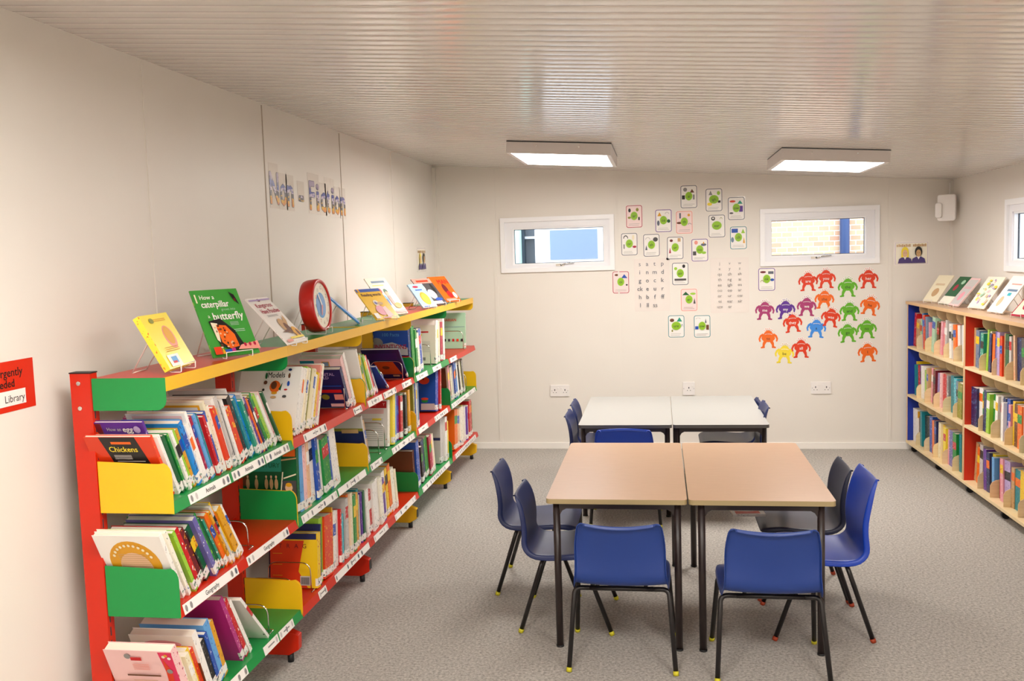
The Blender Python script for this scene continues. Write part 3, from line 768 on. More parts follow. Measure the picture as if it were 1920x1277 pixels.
# ------------------------------------------------------------------ left metal shelving run
Y0 = 2.738; XF = -1.54; XBK = -1.80
ST = {0: 1.366, 1: .970, 2: .627, 3: .235}
CM = dict(R=M_red, G=M_green, Y=M_yellow)
unit = empty('library_shelving', (XF, Y0, 0)); tag(unit, 'red, green and yellow metal library shelving run along the left wall', 'shelving')
def L(x, y, z): return (x - XF, y - Y0, z)
for k, c in enumerate('RRRYYY'):
    yy = Y0 + k; y0 = yy - .004 if k == 0 else yy - .02
    y1 = y0 + .038
    g = G(); g.box(L(-1.862, y0, .10), L(-1.792, y1, 1.386), CM[c])
    for i in range(26): g.box(L(-1.7925, y0 + .012, .16 + i * .045), L(-1.7915, y0 + .018, .19 + i * .045), M_gasket)
    up = g.build('upright', unit, bevel=.0015)
    if k == 0:
        for zz in (1.355, 1.275):
            h = G(); h.tube([L(-1.832, y0 - .004, zz), L(-1.832, y0 + .002, zz)], .007, M_chrome, 8); h.build('bolt', up)
    h = G(); h.box(L(-1.864, y0 - .001, 1.386), L(-1.790, y1 + .001, 1.390), M_black); h.build('end_cap', up)
    g = G(); pts = [(-1.862, .035), (-1.60, .035), (-1.555, .06), (-1.552, .125), (-1.60, .145), (-1.862, .175)]
    g.prism([(p[0] - XF, p[1]) for p in pts], (0, y0 - Y0, 0), (1, 0, 0), (0, 0, 1), (0, 1, 0), .038, CM[c])
    ft = g.build('base_foot', unit, bevel=.003)
    for xx in (-1.60, -1.82):
        h = G(); h.tube([L(xx, y0 + .019, .001), L(xx, y0 + .019, .036)], .014, M_black, 10); h.build('glide', ft)
    if k in (2, 3, 4):
        h = G(); h.box(L(-1.5519, y0 + .002, .07), L(-1.5505, y0 + .036, .12), M_black); h.build('front_cap', ft)
SHC = {0: 'RGGRG', 1: 'GRRGR', 2: 'RGGRG', 3: 'GRRGR'}
for b in range(5):
    for t in range(4):
        z = ST[t]; ya = Y0 + b + .0005; yb = Y0 + b + 1 - .0005; m = CM[SHC[t][b]]
        g = G(); g.box(L(XBK - .01, ya + .001, z - .003), L(XF - .003, yb - .001, z), m)
        fa = M_yellow if t == 0 else m
        if t == 0:
            g.box(L(XF - .003, ya, z - .040), L(XF, yb, z + .004), M_yellow)
            if b == 2: g.box(L(XBK - .01, ya, z - .003), L(XF - .003, ya + .006, z + .004), M_yellow)
        else:
            g.prism([(-.014, -.001), (-.003, -.001), (.006, -.036), (.002, -.040), (-.008, -.036)], (0, ya - Y0, z), (1, 0, 0), (0, 0, 1), (0, 1, 0), yb - ya, fa)
            g.box(L(XBK - .010, ya, z - .03), L(XBK - .007, yb, z + .012), m)
        sh = g.build('top_panel' if t == 0 else 'shelf', unit)
        if t:
            U = Vector((0, 1, 0)); Vv = Vector((.2495, 0, -.968)).normalized() * -1; Nn = Vector((.968, 0, .2495))
            spans = {(0, 1): ((.10, .40, 'Animals'), (.42, .70, 'Animals'), (.71, .95, 'Animals')), (0, 2): ((.02, .42, 'Geography'), (.50, .90, 'Geography')), (0, 3): ((.15, .45, ''), (.60, .74, ''), (.75, .90, '')),
                     (1, 1): ((.12, .40, ''), (.80, .93, '')), (1, 2): ((.05, .50, ''), (.52, .95, '')), (1, 3): ((.20, .30, ''), (.42, .95, '')),
                     (2, 1): ((.04, .30, ''), (.33, .58, ''), (.72, .93, '')), (2, 2): ((.04, .25, ''), (.45, .95, '')), (2, 3): ((.04, .30, ''), (.45, .92, '')),
                     (3, 1): ((.06, .35, ''), (.5, .75, '')), (3, 2): ((.06, .3, ''), (.5, .9, '')), (3, 3): ((.1, .9, ''),), (4, 1): ((.04, .28, ''),), (4, 2): ((.04, .95, ''),), (4, 3): ((.1, .9, ''),)}[(b, t)]
            rs = random.Random(b * 7 + t)
            for (u0, u1, tx) in spans:
                d = Deco(L(XF - .003 + .0002, ya, z - .001), (0, 1, 0), (-.2495, 0, .968), Nn, .0003)
                d.k = 3
                d.rect(u0, -.035, u1, -.001, 'white')
                if tx:
                    d.text(tx, (u0 + u1) / 2, -.018, .022, 'black', (u1 - u0) * .42, .0004)
                    ks = [u0 + .018, u0 + .05, u1 - .05, u1 - .018]
                else:
                    n = max(2, int((u1 - u0) / .05)); ks = [u0 + .018 + (u1 - u0 - .036) * i / max(1, n - 1) for i in range(n)]
                    ks = [q for q in ks if rs.random() < .8]
                    d.lines((u0 + u1) / 2 - .03, (u0 + u1) / 2 + .03, -.020, -.014, 1, 'grey', 1)
                for q in ks: d.ell(q, -.018, .008, .012, rs.choice(('grey', 'slate', 'palegrey')), 8)
                d.build('label_strip', sh)
# side brackets: (bay edge, shelf, colour, side offset)
def bracket(b, t, c, right, h=.132):
    y = Y0 + b + (.9935 if right else .0035)
    z = ST[t] - .037; zt = z + (.106 if t == 0 else h + .037 - .0)
    x0, x1 = -1.790, XF + (.001 if t == 0 else .004); R = .035
    g = G()
    if t == 0: pts = [(x0, z + .0), (x1 - R, z), *[(x1 - R + R * sin(radians(a)), z + R - R * cos(radians(a))) for a in (20, 40, 60, 80)], (x1, z + R), (x1, zt - .066), (x0, zt - .066)]
    else: pts = [(x0, z), (x1, z), (x1, zt - R * 1.3), *[(x1 - R + R * cos(radians(a)), zt - R * 1.3 + R * 1.2 * sin(radians(a))) for a in (15, 35, 55, 75)], (x1 - R - .01, zt - .008), (x0, zt)]
    if t == 0:
        z0 = ST[0] - .100; zz = ST[0] + .004 if not right and b == 0 else ST[0] - .0405
        x1 = XF + .002 if (not right and b == 0) else XF - .002
        pts = [(x0, z0), (x1 - R, z0), *[(x1 - R + R * sin(radians(a)), z0 + R - R * cos(radians(a))) for a in (20, 40, 60, 80)], (x1, z0 + R), (x1, zz), (x0, zz)]
    g.prism([(p[0] - XF, p[1]) for p in pts], (0, y - Y0 - (.0045 if (not right and b == 0) else 0), 0), (1, 0, 0), (0, 0, 1), (0, 1, 0), .0022, CM[c])
    g.build('side_bracket', unit, bevel=.0008)
for t, c in ((0, 'G'), (1, 'Y'), (2, 'G'), (3, 'Y')): bracket(0, t, c, False)
for b, cs in enumerate((('G', 'Y', 'G', 'Y'), ('Y', 'Y', 'Y', None), ('Y', 'G', 'Y', 'G'), ('G', None, 'G', 'G'), ('Y', None, 'Y', None))):
    for t, c in enumerate(cs):
        if c: bracket(b, t, c, True)
for b, cs in ((1, (None, None, 'Y', 'Y')), (2, (None, 'G', None, None)), (3, (None, 'Y', 'Y', None)), (4, (None, None, 'G', None))):
    for t, c in enumerate(cs):
        if c: bracket(b, t, c, False)

# ------------------------------------------------------------------ books
NB = [0]
ORD = ['first', 'second', 'third', 'fourth', 'fifth', 'sixth', 'seventh', 'eighth', 'ninth', 'tenth', 'eleventh', 'twelfth', 'thirteenth', 'fourteenth', 'fifteenth', 'sixteenth',
       'seventeenth', 'eighteenth', 'nineteenth', 'twentieth'] + ['twenty-' + q for q in ('first', 'second', 'third', 'fourth', 'fifth', 'sixth', 'seventh', 'eighth', 'ninth')] + ['thirtieth'] + ['thirty-' + q for q in ('first', 'second', 'third', 'fourth', 'fifth', 'sixth', 'seventh', 'eighth', 'ninth')] + ['fortieth', 'forty-first', 'forty-second']
def book(Mx, t, w, h, col, label, group=None, deco=None, side='x0', band=None, sticker=True, spine=None, cat='book'):
    """local x = thickness, y = away from the spine, z = up"""
    NB[0] += 1
    root = empty('book', matrix=Mx); tag(root, label, cat, group)
    c = bmat(col); th = min(.0016, t * .2)
    g = G(); k = cmat(col); g.box((0, .0006, 0), (th, w, h), k); g.box((t - th, .0006, 0), (t, w, h), k); g.box((0, 0, 0), (t, .0006, h), c); g.box((th, .0006, 0), (t - th, th, h), c)
    cv = g.build('cover', root)
    g = G(); i = .003 if t > .01 else .001; g.box((th, th, i), (t - th, w - i, h - i), M_page); g.build('pages', root)
    if band:
        bc, z0, z1 = band; g = G(); g.box((-.0002, -.0003, h * z0), (t + .0002, .0, h * z1), bmat(bc)); g.build('spine_band', cv)
    if sticker:
        g = G(); z0 = .010; g.box((-.0003, -.0006, z0), (t + .0003, .010, z0 + .034), M_sticker); g.build('spine_label', root)
    if deco:
        if side == 'x0': d = Deco((-.0001, w, 0), (0, -1, 0), (0, 0, 1), (-1, 0, 0))
        else: d = Deco((t + .0001, 0, 0), (0, 1, 0), (0, 0, 1), (1, 0, 0))
        deco(d, w, h); d.build('cover_print', root)
    return root
def run(frame, items, s0, s1, l0, l1, z, place, count, group, seed, wd=(.19, .24), featured={}, decos={}, side='x0', sticker=True, scale=True, front=(.010, .030), minlean=0):
    """items: 'color[:h_cm[:thick]]'; lean in degrees, + = top towards the start"""
    r = random.Random(seed); B = []
    for it in items.split():
        p = it.split(':'); c = p[0]
        h = float(p[1]) / 100 if len(p) > 1 and p[1] else r.uniform(.225, .275)
        k = float(p[2]) if len(p) > 2 else r.uniform(.7, 1.35)
        fr = r.uniform(*front); fr = float(p[3]) if len(p) > 3 else fr
        B.append([c, h, k, r.uniform(*wd), fr, r.random()])
    n = len(B); th = [radians(l0 + (l1 - l0) * (i / max(1, n - 1))) for i in range(n)]
    def layout(S):
        s = s0; out = []
        for i, b in enumerate(B):
            if i:
                hp = min(B[i - 1][1] * cos(th[i - 1]), b[1] * cos(th[i]))
                s += max(0, hp * (tan(th[i]) - tan(th[i - 1])))
            t = b[2] * S; out.append((s, t)); s += t / cos(th[i]) + .0006
        return out, s
    lo, hi = .001, .08
    for _ in range(40):
        m = (lo + hi) / 2
        if layout(m)[1] < s1: lo = m
        else: hi = m
    out, _e = layout(lo)
    for i, ((c, h, k, w, f, q), (s, t)) in enumerate(zip(B, out)):
        a = th[i]; zz = z + (t * sin(-a) if a < 0 else 0) + .0004
        Mx = frame(s, zz, f) @ Matrix.Rotation(-a, 4, 'Y')
        count[0] += 1; o = ORD[count[0] - 1]
        size = 'slim' if t < .010 else ('thick' if t > .024 else '')
        lab = featured.get(i) or ('%s %s book, %s %s' % (size, NICE.get(c, c), o, place)).strip()
        bd = None
        if q < .45 and i not in decos: bd = (('white', 'yellow', 'red', 'blue', 'black', 'green', 'orange')[int(q * 1000) % 7], .55 + q * .3, .75 + q * .3)
        book(Mx, t, w, h, c, lab, group, decos.get(i), side, bd, sticker)
def LF(s, z, f): return Matrix.Translation((XF - .004 - f, s, z)) @ Matrix.Rotation(pi / 2, 4, 'Z')
BAY = ['nearest', 'second', 'third', 'fourth', 'farthest']; TN = {1: 'top', 2: 'middle', 3: 'bottom'}
cnt = {}
def lrun(b, t, items, s0, s1, l0, l1, **kw):
    c = cnt.setdefault((b, t), [0])
    run(LF, items, s0, s1, l0, l1, ST[t], 'from near end, %s shelf, %s bay, metal shelving' % (TN[t], BAY[b]), c, 'books on the metal shelving', b * 31 + t * 7 + int(s0 * 10), **kw)

def d_chick(d, w, h):
    d.poly([(w * .22, h), (w * .76, h), (w * .86, h * .55), (w * .32, h * .55)], 'black')
    d.rect(w * .38, h * .885, w * .68, h * .925, 'orange'); d.text('Chickens', w * .53, h * .80, .030, 'cover_yellow', w * .42, .0006)
    d.lines(w * .36, w * .62, h * .64, h * .72, 4, 'palegrey', .4); d.lines(w * .38, w * .80, h * .60, h * .62, 1, 'palegrey', .6)
def d_egg(d, w, h):
    d.rect(w * .06, h * .75, w * .33, h * .985, 'gold'); d.poly([(w * .06, h * .985), (w * .33, h * .985), (w * .33, h * .80)], 'maroon'); d.poly([(w * .12, h * .80), (w * .2, h * .92), (w * .3, h * .80)], 'orange')
    d.text('How an', w * .52, h * .91, .020, 'palegrey', w * .22); d.text('egg', w * .74, h * .91, .030, 'white', w * .16, .0008); d.ell(w * .89, h * .91, .012, .014, 'lilac', 14)
def d_frame(c, x0=.1, y0=.1):
    def f(d, w, h):
        d.rect(w * x0, h * y0, w * (1 - .06), h * .97, c); d.rect(w * (x0 + .03), h * (y0 + .03), w * .90, h * .94, 'palegrey')
    return f
def d_oval(d, w, h):
    d.ell(w * .5, h * .56, w * .38, h * .36, 'gold', 28); d.ell(w * .5, h * .50, w * .24, h * .24, 'peach', 24)
    d.lines(w * .28, w * .72, h * .46, h * .74, 9, 'tan', .25)
    for k in range(11):
        a = radians(155 - k * 13); d.ell(w * .5 + w * .31 * cos(a), h * .57 + h * .29 * sin(a), .005, .006, 'cream', 8)
def d_pink(d, w, h):
    d.poly([(w * .80, 0), (w, 0), (w, h * .985), (w * .80, h * .985), (w * .83, h * .75), (w * .86, h * .5), (w * .84, h * .2)], 'hotpink')
    d.poly([(w * .81, h * .3), (w * .90, h * .3), (w * .93, h * .7), (w * .84, h * .9), (w * .84, h * .7)], 'redorange')
    for u, v, c, r in ((.87, .92, 'cream', .006), (.91, .94, 'gold', .006), (.95, .90, 'white', .006), (.90, .70, 'grey', .010), (.92, .48, 'lilac', .013), (.90, .25, 'navy', .011)): d.ell(w * u, h * v, r, r, c, 12)
    d.ell(w * .34, h * .92, .011, .011, 'grey', 12); d.rect(w * .38, h * .86, w * .54, h * .91, 'red'); d.lines(w * .38, w * .62, h * .72, h * .82, 4, 'salmon', .4)
    d.lines(w * .25, w * .75, h * .62, h * .65, 1, 'brown', .8); d.lines(w * .32, w * .68, h * .44, h * .58, 5, 'tan', .25)
def d_models(d, w, h):
    d.text('Models', w * .60, h * .875, .036, 'black', w * .28, .0004); d.lines(w * .5, w * .7, h * .935, h * .945, 1, 'grey', .6)
    d.ell(w * .60, h * .70, w * .09, h * .09, 'orange', 16); d.ell(w * .58, h * .72, w * .05, h * .06, 'brown', 12); d.poly([(w * .66, h * .66), (w * .72, h * .76), (w * .70, h * .64)], 'darkgreen'); d.ell(w * .60, h * .605, w * .05, h * .02, 'gold', 10)
    for u, v, c, a, b in ((.46, .95, 'brown', .05, .02), (.82, .95, 'navy', .03, .02), (.44, .86, 'darkgreen', .02, .05), (.82, .86, 'brown', .02, .04), (.44, .76, 'brown', .03, .03), (.82, .74, 'blue', .022, .04),
                          (.42, .65, 'black', .02, .02), (.40, .55, 'black', .04, .02), (.60, .54, 'tan', .05, .02), (.78, .55, 'darkgrey', .035, .02), (.79, .65, 'red', .03, .012)): d.ell(w * u, h * v, w * a, h * b, c, 10)
def d_digital(d, w, h):
    d.text('DIGITAL', w * .66, h * .885, .024, 'lilac', w * .52, .0005); d.text('WORLD', w * .52, h * .80, .024, 'lilac', w * .42, .0005)
    d.rect(w * .2, h * .58, w * .95, h * .60, 'blue'); d.rect(w * .1, h * .42, w * .93, h * .50, 'red'); d.rect(w * .12, h * .24, w * .34, h * .38, 'tan'); d.ell(w * .54, h * .31, w * .09, h * .07, 'olive', 14)
    d.rect(w * .74, h * .24, w * .94, h * .38, 'salmon'); d.rect(w * .62, h * .06, w * .92, h * .14, 'palepink')
def d_pinkcov(d, w, h):
    d.rect(w * .02, h * .80, w * .36, h * .97, 'teal'); d.lines(w * .06, w * .30, h * .84, h * .94, 4, 'skyblue', .3)
    d.rect(w * .54, h * .80, w * .72, h * .95, 'gold'); d.rect(w * .56, h * .86, w * .70, h * .94, 'greyblue'); d.rect(w * .59, h * .80, w * .68, h * .845, 'orange')
def d_century(d, w, h):
    d.poly([(0, h * .68), (w, h * .80), (w, h * .78), (0, h * .66)], 'tan'); d.rect(w * .28, h * .60, w * .76, h * .97, 'peppergreen')
    d.text('THE', w * .52, h * .92, .020, 'darkgreen', w * .3); d.text('EARLY 20TH', w * .52, h * .81, .030, 'darkgreen', w * .44); d.text('CENTURY', w * .52, h * .69, .030, 'darkgreen', w * .44)
    d.rect(0, h * .40, w * .24, h * .62, 'brown'); d.rect(w * .08, h * .1, w * .14, h * .62, 'redorange')
    for u in (.22, .36, .52, .60, .68): d.ell(w * u, h * .43, w * .03, h * .08, 'tan', 10); d.ell(w * u, h * .53, w * .016, h * .022, 'peach', 8)
    d.poly([(w * .74, h * .3), (w * .76, h * .3), (w * .80, h * .6), (w * .78, h * .6)], 'cream'); d.poly([(w * .80, h * .50), (w, h * .56), (w, h * .58), (w * .80, h * .52)], 'cream')
    d.rect(w * .78, h * .18, w, h * .48, 'darkgrey'); d.ell(w * .88, h * .38, w * .06, h * .06, 'peach', 12); d.ell(w * .88, h * .42, w * .05, h * .03, 'gold', 10); d.rect(w * .84, h * .2, w * .96, h * .31, 'black')
    d.rect(w * .78, 0, w, h * .17, 'orange'); d.rect(w * .80, h * .82, w, h * .97, 'orange')
def d_trag(d, w, h):
    d.rect(w * .02, h * .88, w * .98, h * .99, 'navy'); d.poly([(0, h * .86), (w * .72, h * .86), (w * .60, h * .3), (w * .8, 0), (0, 0)], 'redorange')
    for k, q in enumerate('TRAG'): d.text(q, w * (.22 + .17 * k), h * .76, .028, 'maroon')
    for v in (.62, .42, .22): d.lines(w * .06, w * .26, h * v, h * v + .004, 1, 'gold', .6)
    d.rect(w * .64, h * .05, w * .86, h * .22, 'palegrey')
    for k in range(8): d.rect(w * (.66 + .023 * k), h * .07, w * (.672 + .023 * k), h * .20, 'black')
def d_stars(d, w, h): 
    for u, v in ((.85, .2), (.9, .3), (.8, .1), (.93, .15), (.88, .42)): d.ell(w * u, h * v, .006, .006, 'cream', 5)
def d_navy(d, w, h):
    d.poly([(w * .22, h * .58), (w * .74, h * .58), (w * .88, h * .14), (w * .30, h * .14)], 'orangebrown'); d.ell(w * .5, h * .38, w * .1, h * .06, 'brown', 12); d.lines(w * .10, w * .9, h * .66, h * .9, 4, 'violetdark', .6); d.rect(w * .62, h * .06, w * .80, h * .12, 'tan')
PC['orangebrown'] = '#c2521a'; PC['violetdark'] = '#3a2470'
def d_header(d, w, h):
    d.rect(w * .02, h * .82, w * .97, h * .97, 'red'); d.text('Y', w * .9, h * .90, .024, 'palepink'); d.lines(w * .4, w * .7, h * .87, h * .92, 2, 'salmon', .4)
    d.rect(w * .1, h * .70, w * .9, h * .80, 'palepink'); d.lines(w * .12, w * .88, h * .12, h * .62, 12, 'palegrey', .35); d.rect(w * .14, h * .44, w * .22, h * .48, 'darkgrey'); d.rect(w * .14, h * .36, w * .22, h * .40, 'darkgrey'); d.rect(w * .6, h * .56, w * .84, h * .60, 'cover_yellow')
def d_yellowhead(d, w, h):
    d.rect(0, h * .86, w, h * .97, 'cover_yellow'); d.text('SCIENCE', w * .66, h * .91, .014, 'black') if False else d.lines(w * .4, w * .9, h * .90, h * .93, 1, 'brown', .7)
    for u in (.2, .5, .8): d.ell(w * u, h * .74, w * .09, h * .05, 'darkgrey', 14, 0, 180)
def d_invent(d, w, h):
    d.rect(0, h * .58, w, h, 'blue'); d.rect(w * .55, 0, w, h * .44, 'red'); d.rect(0, 0, w * .55, h * .46, 'peppergreen')
    d.poly([(w * .1, h * .50), (w * .98, h * .46), (w * .98, h * .62), (w * .6, h * .74), (w * .1, h * .66)], 'palegrey'); d.ell(w * .22, h * .72, w * .16, h * .12, 'grey', 16)
    d.text('100 Facts', w * .58, h * .90, .030, 'skyblue', w * .5); d.text('INVENTIONS', w * .56, h * .64, .042, 'crimson', w * .78, .0012); d.text('+', w * .88, h * .2, .05, 'palepink')
def d_bands(d, w, h): d.rect(0, h * .35, w, h * .70, 'navy'); d.rect(0, h * .70, w, h * .76, 'olive'); d.rect(w * .55, h * .66, w * .9, h * .74, 'tan')
def d_23(d, w, h):
    d.text('123', w * .22, h * .76, .080, 'black', w * .52, .0022); d.k += 1; d.text('123', w * .22, h * .76, .074, 'gold', w * .48, .0015); d.ell(w * .70, h * .72, w * .14, h * .09, 'redorange', 14); d.rect(w * .66, h * .74, w * .70, h * .78, 'black')
    d.lines(w * .05, w * .6, h * .50, h * .60, 5, 'violet', .4); d.poly(rrect(w * .32, h * .22, .012, 3, w * .16, h * .20), 'gold'); d.text('PSH', w * .32, h * .31, .036, 'redorange', w * .22, .0008)
    d.rect(w * .62, h * .03, w * .98, h * .18, 'palegrey'); d.ell(w * .72, h * .24, w * .09, h * .04, 'green', 12); d.ell(w * .72, h * .29, w * .10, h * .03, 'redorange', 12)
def d_leaf(d, w, h):
    d.rect(0, h * .80, w * .80, h * .84, 'red'); d.rect(w * .05, h * .72, w * .62, h * .78, 'cover_yellow'); d.lines(w * .1, w * .6, h * .66, h * .70, 1, 'gold', .7); d.lines(w * .1, w * .85, h * .30, h * .60, 10, 'palegrey', .3)
    d.rect(w * .12, h * .10, w * .46, h * .26, 'salmon'); d.rect(w * .12, h * .08, w * .4, h * .16, 'lime'); d.rect(w * .62, h * .08, w * .72, h * .16, 'grey')
def d_lib(d, w, h):
    d.text('LIBRARIAN', w * .50, h * .80, .030, 'redorange', w * .62, .0008); d.rect(w * .02, h * .60, w * .98, h * .61, 'greyblue')
    for u, c in ((.42, 'black'), (.54, 'darkgrey'), (.66, 'red'), (.78, 'redorange'), (.9, 'black')): d.rect(w * (u - .03), h * .20, w * (u + .03), h * .27, c)
def d_circ(d, w, h): d.rect(0, h * .50, w, h * .56, 'navy'); d.ell(w * .45, h * .72, w * .12, h * .07, 'black', 14)
def d_black(d, w, h): d.rect(w * .1, h * .1, w * .9, h * .9, 'darkgrey')
def d_lib2(d, w, h): d.rect(w * .70, h * .70, w * .95, h * .90, 'tan'); d.ell(w * .82, h * .80, .008, .010, 'darkgreen', 10)
def d_whitebrown(d, w, h): d.rect(0, 0, w, h * .55, 'brown'); d.ell(w * .5, h * .86, w * .3, h * .06, 'pink', 14)

lrun(0, 1, 'redorange:24.5:.8:.04 white:24:.9 darkgreen:23.8:.7 purple:29:.7:.082 green:23.5:.7 white:24:.8 lime:23.5:1.3 gold:23.8:.9 brightblue:26:1.5 white:24.5:1 white:29:.9 magenta:27:.7 crimson:26.5:.8 skyblue:27:1 teal:26.5:.9 cyan:25:.7 red:25:.9 blue:26:1.2 cream:30:1',
     2.822, 3.16, 28, 24, featured={0: 'orange red book with a black Chickens panel, nearest on the top shelf', 3: 'purple picture book reading How an egg, nearest bay top shelf'},
     decos={0: d_chick, 3: d_egg, 10: d_frame('palepink'), 18: d_frame('gold')}, wd=(.21, .235))
lrun(0, 1, 'ivory:28:.9 redorange:27:1.1 white:30:1.2 palegrey:31:.8 darkgrey:29:.6 white:29:1 redorange:25:1.8 black:29.5:1.6 palegrey:33:.7 teal:28:1 brightblue:29:1.4 peppergreen:27:.9 palegrey:30:.8 purple:28:.6 orange:27:.7 navy:27:.7 olive:28:1.1 green:29:1 lime:28:1.2 white:27:1 palepink:28:1.4 darkgreen:29:.6',
     3.163, 3.690, 24, 36, featured={6: 'orange red book with a small badge on its cover, nearest bay top shelf', 7: 'thick black-covered book behind the orange red one, top shelf'}, decos={6: d_lib2, 7: d_black, 20: d_frame('darkgreen')}, wd=(.20, .24))
lrun(0, 2, 'white:27.6:1 ivory:28.2:.8 purple:27:.7 lime:27:.9 red:27.5:1.1 redorange:23:.7 maroon:25:1.6 black:24:.5 darkgreen:25:1.5 violet:28:1.3 green:28.5:1.3 darkgreen:26:.9 peppergreen:25:.6 orange:27:1.1 gold:28:.6 palegrey:30:.7 yellow:31:.8 gold:27:1.7 white:27:1.2',
     2.815, 3.285, 27, 35, featured={0: 'white book with a big yellow oval, nearest on the middle shelf'}, decos={0: d_oval, 1: d_frame('olive')}, wd=(.23, .245))
lrun(0, 3, 'palepink:28.5:1.3 cream:23:.8 cream:22.5:.9 yellow:23:.9 redorange:21.5:.9 white:27:1.2 black:22:1 blue:24:.7 skyblue:27:1.4 gold:25:1.2',
     2.803, 3.11, 23, 22, featured={0: 'pale pink book with a hot pink strip, nearest on the bottom shelf'}, decos={0: d_pink, 5: d_whitebrown}, wd=(.225, .245))
lrun(0, 3, 'magenta:33:1.6 red:31:1.6 white:29.5:1.3', 3.215, 3.31, 28, 31, wd=(.17, .20), featured={0: 'tall magenta book leaning on the bottom shelf of the nearest bay'})
lrun(0, 3, 'white:33:1', 3.425, 3.444, 43.5, 43.5, wd=(.2, .21), featured={0: 'white book slumped against the wire bookend, nearest bay bottom shelf'})
lrun(1, 1, 'white:31:1.1 white:30.5:.8 white:30:.8 cream:29.5:.8 lime:30:.8 ivory:29:.9 olive:29:.9 cream:28:.9 white:25:1 yellow:25.5:1 salmon:28.5:1.1 ivory:29:.8',
     3.800, 4.085, -26.5, -24, featured={0: 'large white book titled Models on the second bay top shelf', 10: 'salmon book near the end of the white ones, second bay top shelf'}, decos={0: d_models}, wd=(.26, .28))
lrun(1, 1, 'navy:24:1 palepink:30:1.2 white:32:.9', 4.548, 4.65, 28.5, 28, wd=(.215, .235), featured={0: 'navy book titled DIGITAL WORLD on the second bay top shelf', 1: 'pale pink book standing behind the DIGITAL WORLD one'}, decos={0: d_digital, 1: d_pinkcov})
lrun(1, 2, 'darkgreen:31:.8 skyblue:33:1 palepink:29:.8 peach:30:.9 cream:31:1 white:28:1.3 blue:31:.9 white:27:1.5 green:27:2.4 blue:26:.9 white:33:1.8 ivory:32:1', 3.815, 4.385, -2, 12,
     featured={0: 'dark book about the early 20th century, second bay middle shelf', 8: 'thick green spine book, second bay middle shelf'}, decos={0: d_century}, wd=(.27, .29))
lrun(1, 3, 'yellow:25:1.2 navy:28:.4 lime:30:1.4 redorange:29:3.2 gold:31:.5 white:28:1.6 white:27:1.2 red:27:.5 cyan:24:.8 black:23:1 palegrey:30:1.2 orange:31:.9 cream:31:1 green:29:1.1 gold:29:1.2 teal:30:1 cream:26:.8 purple:27:.8 darkgreen:27:.8', 3.975, 4.715, -6, 0,
     featured={0: 'yellow and red book with big letters, second bay bottom shelf', 3: 'thick orange red book sprinkled with stars, second bay bottom shelf'}, decos={0: d_trag, 3: d_stars}, wd=(.22, .25))
lrun(2, 1, 'white:31:.6 yellow:27:1 red:27:1 palegreen:28:1.2 lime:27:1.3 white:27:.6 redorange:27:1.2 purple:26:.7 palegrey:25:.7', 4.808, 5.09, 24, 38, wd=(.20, .24))
lrun(2, 1, 'blue:28:1', 5.235, 5.257, 57, 57, wd=(.2, .21), featured={0: 'blue book slumped low in front of the navy one, third bay'})
lrun(2, 1, 'navy:28:1.2', 5.700, 5.722, 45, 45, wd=(.235, .24), featured={0: 'navy book with an orange picture leaning back, third bay top shelf'}, decos={0: d_navy})
lrun(2, 2, 'palegrey:29:1 tan:26:1', 4.795, 4.84, 20, 20, wd=(.26, .27), decos={0: d_bands})
lrun(2, 2, 'white:27:1 cover_yellow:31:1 skyblue:30:1.2 purple:27:1 red:26:1 palegreen:26.5:1.2 black:25:.8 cream:26:.8 gold:27:.9', 5.215, 5.700, -9, -1,
     featured={0: 'white book with a red header behind the wire bookends, third bay'}, decos={0: d_header, 1: d_yellowhead}, wd=(.22, .26))
lrun(2, 3, 'white:26:1 red:24:1.1 white:27:1.4 white:27.5:1 ivory:27:1 purple:25:.9 white:28:1.2 yellow:29:.9 orange:30:1 ivory:26:1.2 cream:24:.8', 4.757, 5.37, 4, 10, wd=(.22, .25))
lrun(3, 1, 'navy:30:1.2 green:31:1.6 green:29:1 ivory:26:1.1 blue:28:1.6 palegrey:27:.8', 5.752, 6.11, 3, 9, featured={0: 'blue and red book titled INVENTIONS, fourth bay top shelf'}, decos={0: d_invent}, wd=(.26, .28))
lrun(3, 1, 'ivory:27:.9 white:30:1 cream:29:1 crimson:28:1.2 white:30:1', 6.40, 6.70, -8, -3, featured={0: 'ivory leaflet-like book behind a wire bookend, fourth bay top shelf'}, decos={0: d_leaf}, wd=(.25, .27))
lrun(3, 2, 'olive:29:1 grey:29:.8 blue:29:.6 white:29:.6 greyblue:28.5:1', Y0 + 3.02, 5.90, 0, 0, wd=(.22, .25))
lrun(3, 2, 'blue:30:2 red:30:1 magenta:29:1.2', 6.40, 6.58, -9, -6, featured={0: 'blue book with yellow number shapes, fourth bay middle shelf'}, decos={0: d_23}, wd=(.27, .28))
lrun(3, 3, 'brown:26:1 blue:31:1.6 palepink:28:1.5 black:25:1 navy:28:1.8 green:28:2 crimson:28:1.4 pink:27:1.2 cream:27:1', 5.757, 6.33, 5, 12, wd=(.24, .27))
lrun(3, 3, 'palegrey:33:1.5 white:32:1.2 cover_yellow:28:.6', 6.50, 6.70, -5, -2, featured={0: 'tall pale grey book with a black dot, fourth bay bottom shelf'}, decos={0: d_circ}, wd=(.27, .28))
lrun(4, 1, 'palegreen:29:1', 7.47, 7.492, -6, -6, featured={0: 'pale green book titled LIBRARIAN at the far end of the top shelf'}, decos={0: d_lib}, wd=(.29, .295))
